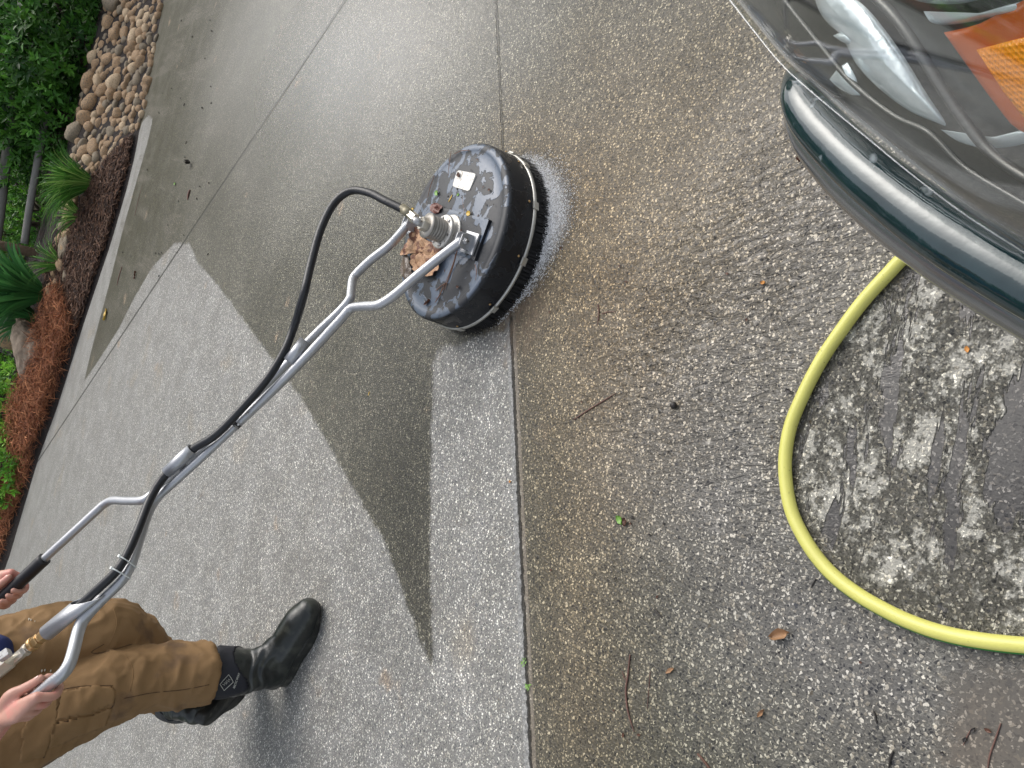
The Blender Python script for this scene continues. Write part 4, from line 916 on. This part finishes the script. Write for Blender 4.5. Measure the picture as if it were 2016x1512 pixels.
for i, (x, y, r) in enumerate(placed):
    g = TG(x, y); D = (g - CAM).length; rm = r * D / FPX * 1.12; c = R.choice([0, 0, 1, 2]) if r < 13 else R.choice([0, 0, 1, 1, 0]); me = R.choice(protos[c])
    o = bpy.data.objects.new('river_rock', me); COL.objects.link(o); o.location = g + Vector((0, .02, rm * .25)); o.rotation_euler = (R.uniform(-.3, .3), R.uniform(-.3, .3), R.uniform(0, 6.28)); o.scale = (rm * R.uniform(.95, 1.35), rm * R.uniform(.85, 1.1), rm * R.uniform(.72, .95))
    sz_ = 'large' if r > 16 else ('middling' if r > 10.5 else 'small'); cn = ('tan', 'greyish', 'cream')[c]
    pos = ['at the top edge', 'just below the top', 'above the middle', 'at the middle', 'below the middle', 'near the mulch tip', 'beside the spiky grass'][min(6, max(0, int((y + 15) / 52)))]
    u_ = size_at(x, y); sd2 = 'shrub side' if u_ > 15.5 else ('centre' if u_ > 11.5 else 'driveway side'); key = (sz_, cn, pos, sd2)
    seen[key] = seen.get(key, 0) + 1; shp = ['', 'flatter ', 'humped ', 'lopsided '][min(3, seen[key] - 1)]
    if shp == 'flatter ': o.scale.z *= .75
    if shp == 'humped ': o.scale.z *= 1.2
    tag(o, f'{sz_} {shp}{cn} river rock {pos} of the bed, {sd2}', 'rock', 'river rocks in the dry bed')
for (px, py, rx, ry, lab, c) in ((38, 666, 30, 17, 'smooth tan flat boulder poking out between bush and pine straw', 0), (84, 400, 13, 18, 'grey brown stone behind the spiky grass clump', 1), (128, 480, 9, 24, 'long low stone between mulch and spiky grass', 1), (142, 420, 12, 18, 'tan stone at the root of the spiky grass', 0), (130, 540, 7, 14, 'narrow grey stone beside the mulch top', 1)):
    g = TG(px + 6, py, .0); D = (g - CAM).length; o = bpy.data.objects.new('boulder', rock_mesh(60 + px, RM[c], 'boulder')); COL.objects.link(o); k = D / FPX
    o.location = g + Vector((0, 0, rx * k * .5)); o.scale = (ry * k * 1.25, ry * k, rx * k * .9); tag(o, lab, 'rock')
for i, (x, y) in enumerate([(150, 352), (140, 372), (150, 392), (138, 408), (146, 432), (132, 446), (140, 462), (126, 470), (134, 492), (122, 508), (128, 524), (114, 540), (120, 556), (108, 570)]):
    g = TG(x, y); rm = R.uniform(8, 12) * (g - CAM).length / FPX * 1.1; c = R.choice([0, 0, 1, 2]); o = bpy.data.objects.new('river_rock', R.choice(protos[c])); COL.objects.link(o); o.location = g + Vector((0, 0, rm * .3)); o.rotation_euler = (R.uniform(-.3, .3), 0, R.uniform(0, 6.28)); o.scale = (rm * 1.25, rm, rm * .85)
    tag(o, f"{('tan', 'greyish', 'cream')[c]} rock in the narrow strip behind the {'large spiky grass' if y < 400 else ('small pale grass' if y < 470 else ('sparse grass tuft' if y < 530 else 'sword leaved plant'))}, {['rear', 'front'][i % 2]} row", 'rock', 'rocks in the narrow strip')
g = TG(80, 690); k = (g - CAM).length / FPX
dwd = MB(); tube(dwd, [TG(66, 642, .0) + Vector((0, 0, .10)), TG(74, 670) + Vector((0, 0, .12)), TG(80, 700) + Vector((0, 0, .11)), TG(74, 735) + Vector((0, 0, .07)), TG(66, 765) + Vector((0, 0, .02))], [.06, .10, .11, .085, .03], 14, 6, round_ends=True)
tube(dwd, [TG(82, 655) + Vector((0, 0, .05)), TG(92, 690) + Vector((0, 0, .08)), TG(84, 730) + Vector((0, 0, .05))], [.04, .07, .03], 12, 6, round_ends=True)
dm = remeshed(dwd, .012, 2); nd = normals(dm); dm.v = [tuple(Vector(v) + Vector(n_) * .018 * noise.noise(Vector((v[0] * 6, v[1] * 25, v[2] * 25)))) for v, n_ in zip(dm.v, nd)]
o = dm.build('driftwood', mat('weathered_wood', (.27, .21, .155), .85, var=.4, scale=14, bump=.01, bscale=40)); setorigin(o, TG(80, 690)); tag(o, 'gnarled grey brown driftwood log beside the pine straw heap', 'log')

def leafmat(name, rough=.38):
    m, nt, b = nmat(name); at = N(nt, 'ShaderNodeAttribute', attribute_name='tint'); nt.links.new(at.outputs['Color'], b.inputs['Base Color']); b.inputs['Roughness'].default_value = rough; b.inputs['Specular IOR Level'].default_value = .45
    tr_ = N(nt, 'ShaderNodeBsdfTranslucent'); nt.links.new(at.outputs['Color'], tr_.inputs[0]); mx = N(nt, 'ShaderNodeMixShader'); mx.inputs[0].default_value = .25; out = nt.nodes['Material Output']
    nt.links.new(b.outputs[0], mx.inputs[1]); nt.links.new(tr_.outputs[0], mx.inputs[2]); nt.links.new(mx.outputs[0], out.inputs[0]); return m
M_leaf = leafmat('shrub_leaf'); M_blade = leafmat('blade_leaf', .42)
M_stem = mat('woody_stem', (.07, .05, .035), .85, var=.4)
def shrub(name, label, cat, c, rad, nclu, per, L_, cols, seed, group=None, stems=5, spread=.9, lump=.35, ground=None):
    """whorls of small pointed leaves through the crown, thicker towards its outside"""
    R = np.random.RandomState(seed); root = empty(name, (c[0], c[1], ground if ground is not None else c[2] - rad[2]), label, cat, group)
    mb_v = []; mb_c = []; mb_f = []; c = Vector(c); k = 0; o = 0
    for i in range(nclu):
        u = Vector(R.normal(size=3)).normalized()
        lm = 1 + lump * noise.noise(u * 2.3 + Vector((seed, 0, 0))) + .5 * lump * noise.noise(u * 5 + Vector((0, seed, 0)))
        rr = (R.uniform(.35, 1.0) ** .45) * lm; p = c + Vector((u.x * rad[0], u.y * rad[1], u.z * rad[2])) * rr
        ax_ = (u * .8 + Vector((0, 0, .75)) + Vector(R.normal(size=3)) * .35).normalized(); a1 = ax_.orthogonal().normalized(); a2 = ax_.cross(a1); ph = R.uniform(0, 6.28)
        base = np.array(cols[R.randint(len(cols))]) * R.uniform(.7, 1.3)
        for j in range(per):
            a = ph + j * 2.4; rad_ = (a1 * math.cos(a) + a2 * math.sin(a)); up = .25 + .75 * j / per
            d = (rad_ * (1.15 - up) * spread + ax_ * up * .8).normalized(); l = L_ * R.uniform(.7, 1.25); s_ = d.cross(ax_)
            if s_.length < .01: s_ = a1
            s_.normalize(); q = p + ax_ * (j * L_ * .16) ; w_ = l * .19; nrm = s_.cross(d)
            mb_v += [q, q + d * l * .5 + s_ * w_ + nrm * w_ * .35, q + d * l - nrm * l * .08, q + d * l * .5 - s_ * w_ + nrm * w_ * .35, q + d * l * .5]
            mb_f += [(o, o + 1, o + 4), (o + 1, o + 2, o + 4), (o + 4, o + 2, o + 3), (o, o + 4, o + 3)]; o += 5
            cc = tuple(base * R.uniform(.85, 1.2)); mb_c += [cc] * 5
    mb = MB(); mb.v = [tuple(v) for v in mb_v]; mb.f = mb_f; mb.c = mb_c; mb.build('foliage', M_leaf, root, True)
    st_ = MB(); gz = root.location.z
    for i in range(stems):
        a = R.uniform(0, 6.28); e = c + Vector((math.cos(a) * rad[0] * .6, math.sin(a) * rad[1] * .6, rad[2] * .4)); b_ = Vector((c.x + R.uniform(-.1, .1), c.y + R.uniform(-.1, .1), gz - .05))
        tube(st_, [b_, b_.lerp(e, .5) + Vector((0, 0, .1)), e], [.03, .018, .006], 6, 4)
    st_.build('stems', M_stem, root)
    return root
DK = [(.055, .17, .024), (.085, .24, .034), (.14, .35, .05), (.026, .085, .018)]
MD = [(.09, .25, .04), (.13, .33, .05), (.07, .19, .03)]
BR = [(.20, .47, .05), (.27, .55, .07), (.14, .36, .04), (.34, .60, .09)]
YL = [(.18, .33, .04), (.12, .24, .03), (.24, .40, .05)]
def at(px, py, Y): return PY(px, py, Y)
bpos = at(76, 60, 10.0); shrub('shrub', 'big dark green glossy shrub overhanging the rock bed', 'shrub', bpos, (1.5, .8, .62), 1700, 9, .095, DK + [(.09, .22, .05)], 11, 'shrubs behind the rock bed')
p = at(40, 160, 10.6); shrub('shrub', 'mid green shrub beside the big dark one, left of the rocks', 'shrub', p, (1.0, .7, .5), 1000, 9, .09, DK + MD[:1], 12, 'shrubs behind the rock bed')
p = at(108, 240, 9.7); shrub('shrub', 'small bright leafy shrub between rocks and fence', 'shrub', p, (.42, .35, .32), 230, 9, .075, MD, 13, 'shrubs behind the rock bed')
p = at(95, 185, 10.4); shrub('shrub', 'low dark shrub tucked under the big one', 'shrub', p, (.6, .45, .35), 350, 9, .06, DK, 14, 'shrubs behind the rock bed')
p = at(20, 370, 13.0); shrub('shrub', 'yellow green sunlit shrub behind the grey fence rails', 'shrub', p, (1.6, .7, .95), 1600, 8, .06, YL + MD, 15, 'shrubs behind the rock bed')
p = at(72, 420, 10.6); shrub('shrub', 'mid green shrub growing in front of the fence rail', 'shrub', p, (.38, .3, .30), 220, 9, .065, MD + BR[:1], 16, 'shrubs behind the rock bed')
p = at(40, 440, 11.6); shrub('shrub', 'dark shrub behind the lower fence rail', 'shrub', p, (.9, .4, .5), 600, 9, .06, DK + MD[:1], 17, 'shrubs behind the rock bed')
p = at(30, 545, 11.4); shrub('shrub', 'yellow green low shrub behind the broad leaved clump', 'shrub', p, (.9, .5, .6), 700, 8, .055, YL + DK[:1], 18, 'shrubs behind the rock bed')
p = at(22, 790, 8.95); shrub('shrub', 'bright green azalea like bush beside the pine straw', 'shrub', p, (.42, .42, .34), 520, 9, .055, BR, 19, 'bright bushes by the pine straw', lump=.25)
p = at(14, 925, 8.6); shrub('shrub', 'bright green bush nearest the driveway corner at the left edge', 'shrub', p, (.42, .36, .26), 430, 9, .055, BR[:3] + MD[:1], 20, 'bright bushes by the pine straw', lump=.25)
p = at(-30, 700, 9.6); shrub('shrub', 'darker green bush behind the flat boulder', 'shrub', p, (.8, .5, .55), 700, 9, .055, MD + DK[:2] + BR[:1], 22, 'bright bushes by the pine straw')
# trees far behind
for i, (x, y, rx, rz, lab) in enumerate([(0.4, 16.5, 3.0, 4.4, 'tall dark tree behind the fence, middle of the row'), (-4.8, 16, 3.0, 4.4, 'tall mid green tree behind the fence, left of the middle'), (-10, 14.5, 3.2, 4.2, 'tall tree at the far left behind the bushes'), (-13, 8, 3.0, 4.0, 'tall tree left of the driveway beyond the person'), (11.5, 13.5, 3.2, 4.6, 'tall tree right of the rock bed, beyond the driveway'), (15, 6, 3.2, 4.2, 'tall tree on the right side of the driveway')]):
    t_ = shrub('tree', lab, 'tree', Vector((x, y, rz + .2)), (rx, 2.0, rz), 2300, 8, .26, DK + MD[:1] + YL[1:2], 31 + i, 'trees behind the bed', stems=7, ground=.1)
p = Vector((4.2, 13.5, 1.0)); shrub('shrub', 'wide low dark hedge far behind the rock bed', 'shrub', p, (3.2, .9, 1.1), 1300, 9, .12, DK, 38, 'shrubs behind the rock bed')
for ch in [c for c in bpy.data.objects if c.parent and c.parent.get('category') == 'tree']: ch.name = {'foliage': 'crown', 'stems': 'trunk'}.get(ch.name.split('.')[0], ch.name)

def clump(name, label, cat, base, n, L_, wd, cols, seed, fan=1.0, lean=(0, 0, 0), droop=.5, group=None):
    R = random.Random(seed); mb = MB(); base = Vector(base)
    for i in range(n):
        a = R.uniform(0, 6.28); out = R.uniform(.15, 1.0) * fan; d = (Vector((math.cos(a) * out, math.sin(a) * out * .7, 1)) + Vector(lean)).normalized(); l = L_ * R.uniform(.55, 1.1); b0 = base + Vector((math.cos(a) * .05, math.sin(a) * .05, 0)) * R.random()
        hd_ = Vector((d.x, d.y, 0)); s_ = d.cross(Vector((R.uniform(-.4, .4), R.uniform(-1, -.3), R.uniform(-.2, .4)))).normalized(); w_ = wd * R.uniform(.7, 1.2); vs_ = []; m_ = 7; cl = R.choice(cols); q = R.uniform(.75, 1.3)
        for k in range(m_ + 1):
            t = k / m_; c = b0 + d * l * t + (hd_ * .6 - Vector((0, 0, 1))) * droop * l * t * t * t; ww = w_ * (min(1, .45 + t * 1.6) if t < .4 else 1) * (1 - t ** 3) * .5 + .0004; nn_ = s_.cross(d) * ww * .35
            vs_ += [c + s_ * ww, c + nn_, c - s_ * ww]
        mb.add(vs_, [(k * 3 + j, k * 3 + j + 1, k * 3 + j + 4, k * 3 + j + 3) for k in range(m_) for j in (0, 1)], tuple(v * q for v in cl))
    o = mb.build(name, M_blade); setorigin(o, base); return tag(o, label, cat, group)
GR = [(.07, .20, .03), (.10, .27, .045), (.045, .14, .022), (.22, .38, .09)]
clump('grass_clump', 'large spiky ornamental grass clump at the end of the rock bed', 'grass clump', TG(184, 362), 300, .62, .008, GR, 41, .75, (-.25, -.1, 0), .35, 'spiky plants along the mulch')
clump('grass_clump', 'small pale grass clump just below the large spiky one', 'grass clump', TG(160, 425), 80, .42, .008, GR + [(.35, .5, .15)], 42, .9, (-.1, 0, 0), .5, 'spiky plants along the mulch')
clump('grass_clump', 'sparse grass tuft between grass clump and broad leaved fan', 'grass clump', TG(124, 520), 55, .45, .008, GR, 43, .9, (0, 0, 0), .4, 'spiky plants along the mulch')
clump('broad_leaf_clump', 'broad dark green sword leaved clump by the mulch', 'plant', TG(88, 580), 170, .72, .034, [(.035, .14, .035), (.05, .18, .05), (.028, .10, .03), (.07, .22, .06)], 44, .85, (-.05, -.05, 0), .22, 'spiky plants along the mulch')
clump('broad_leaf_clump', 'lower part of sword leaved plant beside the flat boulder', 'plant', TG(70, 625), 70, .55, .030, [(.035, .14, .035), (.05, .18, .05), (.028, .10, .03)], 45, .9, (-.05, 0, 0), .3, 'spiky plants along the mulch')
clump('grass_clump', 'yellow flecked grass tuft on top of the pine straw', 'grass clump', TG(120, 605), 12, .14, .01, [(.5, .3, .05), (.3, .2, .05)], 46, 1.2, group='spiky plants along the mulch')
# split rail fence
M_rail = mat('weathered_grey_rail', (.20, .19, .175), .8, var=.25, scale=8, bump=.006, bscale=50); M_log = mat('brown_bark_post', (.11, .075, .045), .9, var=.4, scale=10, bump=.012, bscale=30)
fp = at(30, 300, 11.8); fence = empty('rail_fence', (fp.x, fp.y, terr(fp.x, fp.y)), 'weathered grey split rail fence among the shrubs', 'fence')
tube(MB(), [at(30, 190, 9.9), at(19, 265, 9.9), at(9, 340, 9.9), at(-2, 430, 9.9), at(-18, 540, 9.9)], .050, 10, 4).build('rail', M_rail, fence)
tube(MB(), [at(92, 220, 9.6), at(83, 270, 9.6), at(72, 330, 9.6), at(58, 410, 9.6), at(48, 480, 9.6)], .036, 10, 4).build('rail', M_rail, fence)
tube(MB(), [at(-40, 474, 9.8), at(20, 487, 9.75), at(86, 503, 9.7)], [.045, .05, .055], 10, 4).build('post', M_log, fence)
tube(MB(), [at(20, 60, 12), at(90, 75, 11.3), at(180, 98, 10.6)], [.07, .08, .09], 10, 4).build('post', M_log, fence)

# ------------------------------------------------------------ parked car: the front corner beside the camera
M_chrome = mat('chrome', (.55, .58, .60), .07, 1.0, .06, 30, dirt_or_glint=(.40, .42, .42), dscale=90, dth=.66)
M_bump = mat('dark_teal_gloss_painted_glints', (.010, .028, .032), .07, .12, .5, 22, .0010, 38, coat=.7, dirt_or_glint=(.22, .26, .28), dscale=45, dth=.64)  # pale blotches here are highlights painted into the bumper colour
M_body = mat('silver_grey_paint', (.30, .31, .32), .25, .8, .03, 300, coat=.8)
M_house = mat('dark_lamp_housing', (.13, .13, .125), .25, .5, .1, 40)
M_refl = mat('lamp_reflector', (.74, .82, .84), .20, .45, .06, 14, .0035, 22)
def amber_mat():
    m, nt, b = nmat('amber_reflector'); tc = N(nt, 'ShaderNodeTexCoord'); b.inputs['Base Color'].default_value = (1.0, .33, .004, 1); b.inputs['Roughness'].default_value = .22; b.inputs['Coat Weight'].default_value = .5
    mp = N(nt, 'ShaderNodeMapping'); mp.inputs['Rotation'].default_value = (0, 0, math.radians(20)); nt.links.new(tc.outputs['Object'], mp.inputs[0])
    ck = N(nt, 'ShaderNodeTexVoronoi', voronoi_dimensions='3D'); ck.inputs['Scale'].default_value = 420; ck.inputs['Randomness'].default_value = .05; nt.links.new(mp.outputs[0], ck.inputs[0])
    bp = N(nt, 'ShaderNodeBump'); bp.inputs['Distance'].default_value = .0012; nt.links.new(ck.outputs['Distance'], bp.inputs['Height']); nt.links.new(bp.outputs[0], b.inputs['Normal']); return m
M_amber = amber_mat(); M_amberd = mat('amber_surround', (.50, .10, .010), .2, 0, .1, 30, coat=.6)
gm_, nt, b = nmat('clear_polycarbonate'); nt.nodes.remove(b)
tr_ = N(nt, 'ShaderNodeBsdfTransparent'); tr_.inputs[0].default_value = (.98, .985, .98, 1); gl = N(nt, 'ShaderNodeBsdfGlossy'); gl.inputs['Roughness'].default_value = .03; gl.inputs['Color'].default_value = (.95, .97, 1, 1)
fr = N(nt, 'ShaderNodeLayerWeight'); fr.inputs[0].default_value = .35; fm = N(nt, 'ShaderNodeMapRange'); nt.links.new(fr.outputs['Facing'], fm.inputs[0]); fm.inputs[3].default_value = .03; fm.inputs[4].default_value = .34; mxs = N(nt, 'ShaderNodeMixShader'); nt.links.new(fm.outputs[0], mxs.inputs[0]); nt.links.new(tr_.outputs[0], mxs.inputs[1]); nt.links.new(gl.outputs[0], mxs.inputs[2]); nt.links.new(mxs.outputs[0], nt.nodes['Material Output'].inputs[0]); M_lens = gm_
car = empty('parked_car', (.9, -.5, 0), 'silver grey parked car corner with clear headlight at the upper right', 'car')
outer = [(1330, -130), (1400, -45), (1470, 45), (1535, 125), (1600, 185), (1700, 268), (1800, 350), (1900, 425), (2016, 500), (2140, 580), (2300, 680)]
inner = [(1560, -420), (1640, -380), (1740, -330), (1860, -280), (1980, -220), (2120, -150), (2260, -70), (2380, 20), (2480, 120), (2560, 220), (2640, 330)]
def lamp_surface(off=0.0, t0=0, t1=1, n=26, zlo=.655, zhi=.80):
    A = spline([Vector((a, b, 0)) for a, b in outer], 6); B = spline([Vector((a, b, 0)) for a, b in inner], 6); g_ = []
    for i in range(len(A)):
        row = []
        for j in range(n):
            t = t0 + (t1 - t0) * j / (n - 1); q = A[i].lerp(B[i], t); z = zlo + (zhi - zlo) * math.sin(min(1, t) * math.pi / 2) ** .75 + off; row.append(G(q.x, q.y, z))
        g_.append(row)
    return g_
def grid_mb(g_, thick):
    mb = MB(); r_, c_ = len(g_), len(g_[0]); pts = [p for row in g_ for p in row]; fs_ = [(i * c_ + j, i * c_ + j + 1, (i + 1) * c_ + j + 1, (i + 1) * c_ + j) for i in range(r_ - 1) for j in range(c_ - 1)]
    t_ = MB(); t_.add(pts, fs_); nn_ = normals(t_); nn_ = nn_ * (-1 if nn_[len(nn_) // 2][2] > 0 else 1)
    low = [p + Vector(n_) * thick for p, n_ in zip(pts, nn_)]; o = len(pts); f2 = [tuple(i + o for i in f[::-1]) for f in fs_]
    bd = [j for j in range(c_)] + [i * c_ + c_ - 1 for i in range(1, r_)] + [(r_ - 1) * c_ + j for j in range(c_ - 2, -1, -1)] + [i * c_ for i in range(r_ - 2, 0, -1)]
    rim = [(bd[k], bd[(k + 1) % len(bd)], bd[(k + 1) % len(bd)] + o, bd[k] + o) for k in range(len(bd))]
    mb.add(pts + low, fs_ + f2 + rim); return mb
head = grid_mb(lamp_surface(-.075, 0.03, 1, 20), .01).build('headlight', M_house, car)
grid_mb(lamp_surface(0), .0022).build('lens', M_lens, head)
def pixpatch(poly, zf, name, mt, parent, thick=.003, bul=.0, nseg=6):
    """piece of the lamp's inside: outline placed at its own height, domed, with thickness"""
    out = spline([Vector((a, b, 0)) for a, b in poly + [poly[0]]], nseg)[:-1] if nseg > 1 else [Vector((a, b, 0)) for a, b in poly]
    cx = sum((p.x for p in out)) / len(out); cy = sum((p.y for p in out)) / len(out); mb = MB(); n = len(out); K = 6
    for lay in (0, 1):
        for k in range(K + 1):
            u = k / K
            for q in (out if k else [out[0]]):
                x, y = cx + (q.x - cx) * u, cy + (q.y - cy) * u; mb.v.append(tuple(G(x, y, zf(x, y) + bul * (1 - u * u) - lay * thick)))
        o = lay * (1 + K * n)
        for i in range(n):
            i2 = (i + 1) % n; f = (o, o + 1 + i, o + 1 + i2); mb.f.append(f if lay == 0 else f[::-1])
            for k in range(K - 1): a = o + 1 + k * n; f = (a + i, a + n + i, a + n + i2, a + i2); mb.f.append(f if lay == 0 else f[::-1])
    o1 = 1 + (K - 1) * n; o2 = o1 + 1 + K * n
    for i in range(n): i2 = (i + 1) % n; mb.f.append((o1 + i, o2 + i, o2 + i2, o1 + i2))
    return mb.build(name, mt, parent)
zin = lambda x, y: .655 + min(.10, max(0, ((x - 1500) * .60 - (y - 80) * .80)) * .00026) - .02
pixpatch([(1596, -30), (1640, -30), (1700, 10), (1745, 62), (1782, 115), (1822, 180), (1862, 243), (1840, 240), (1790, 218), (1735, 178), (1690, 132), (1668, 92), (1655, 68), (1632, 48), (1612, 20)], zin, 'reflector', M_refl, head, bul=.010)
pixpatch([(1633, 156), (1668, 122), (1694, 188), (1655, 176)], lambda x, y: zin(x, y) + .004, 'reflector', M_refl, head, bul=.004, nseg=2)
pixpatch([(1640, 70), (1668, 62), (1680, 85), (1660, 84)], lambda x, y: zin(x, y) + .003, 'reflector', M_refl, head, bul=.003, nseg=2)
pixpatch([(1745, -40), (1800, 0), (1880, 8), (1960, -10), (2040, -40), (2040, -90), (1800, -120)], lambda x, y: zin(x, y) + .01, 'reflector', M_refl, head, bul=.02)
pixpatch([(1852, 255), (1900, 268), (1960, 268), (2030, 252), (2060, 262), (2010, 285), (1945, 292), (1890, 280)], zin, 'reflector', M_refl, head, bul=.006)
pixpatch([(1818, 22), (1900, 30), (1990, 8), (2030, 0), (2030, 18), (1950, 36), (1880, 48), (1835, 45)], lambda x, y: zin(x, y) + .006, 'reflector', M_refl, head, bul=.008)
am = pixpatch([(1858, 64), (1930, 46), (2060, -8), (2120, 120), (2070, 262), (2006, 256), (1960, 205), (1905, 130)], lambda x, y: zin(x, y) + .010, 'amber_surround', M_amberd, head, thick=.006, bul=.002, nseg=3)
pixpatch([(1922, 98), (1975, 84), (2060, 62), (2080, 150), (2050, 236), (2014, 230), (1975, 180)], lambda x, y: zin(x, y) + .013, 'amber_reflector', M_amber, head, thick=.006, bul=.002, nseg=1)
# moulded ridges in the lamp and the chrome bumper lip below it
def ridge(pts, r, name, mt, parent, zf=zin): return tube(MB(), [G(a, b, zf(a, b)) for a, b in pts], r, 10, 6).build(name, mt, parent)
ridge([(1660, -60), (1740, 10), (1790, 70), (1840, 150), (1890, 225), (1950, 300), (2020, 350), (2120, 400)], .0035, 'moulded_ridge', M_house, head, lambda x, y: zin(x, y) + .012)
ridge([(1500, -60), (1560, 20), (1620, 95), (1680, 165), (1760, 228), (1830, 262), (1900, 330), (2016, 400), (2100, 450)], .0022, 'moulded_ridge', M_house, head, lambda x, y: zin(x, y) + .006)
bz = .59
bp_ = [G(1562, 150, bz - .01), G(1572, 185, bz), G(1600, 232, bz), G(1665, 302, bz), G(1750, 375, bz), G(1850, 448, bz), G(1950, 510, bz), G(2060, 572, bz), G(2250, 670, bz), G(2600, 830, bz)]
tube(MB(), bp_, [.010, .017, .020, .021, .022, .023, .023, .023, .023, .023], 24, 8, flat=.8, round_ends=True).build('bumper', M_bump, car)
tube(MB(), [p + Vector((-.006, .010, -.030)) for p in bp_], [.010, .018, .022, .024, .024, .024, .024, .024, .024, .024], 20, 8, flat=1.1, round_ends=True).build('bumper_valance', M_body, car)
# the rest of the car runs off behind the camera's right shoulder
u1 = (G(2016, 500, .66) - G(1470, 45, .66)); u1.z = 0; u1.normalize(); v1 = Vector((-u1.y, u1.x, 0))
if v1.dot(G(2300, 0, .8) - G(1800, 350, .66)) < 0: v1 = -v1
o0 = G(2016, 500, .66)
bd = MB()
prof = [(.02, .25), (.0, .40), (.03, .56), (.10, .60), (.30, .70), (.42, .80), (1.0, .88), (1.3, .90), (1.7, 1.30), (2.4, 1.42), (3.4, 1.40), (3.9, 1.0), (4.1, .9), (4.15, .3)]
vs_ = []; ws_ = [0.42, .5, .8, 1.3, 1.6, 1.68]
for j, s_ in enumerate(ws_):
    e = .10 if j in (0, len(ws_) - 1) else 0
    for a, z in prof: p = o0 + u1 * s_ + v1 * (.16 + a + e); vs_.append((p.x, p.y, z - (e if z > .5 else 0)))
n_ = len(prof)
fs_ = [(j * n_ + i, j * n_ + i + 1, (j + 1) * n_ + i + 1, (j + 1) * n_ + i) for j in range(len(ws_) - 1) for i in range(n_ - 1)] + [tuple(range(n_)), tuple((len(ws_) - 1) * n_ + i for i in range(n_ - 1, -1, -1))]
bd.add(vs_, fs_).build('body', M_body, car)
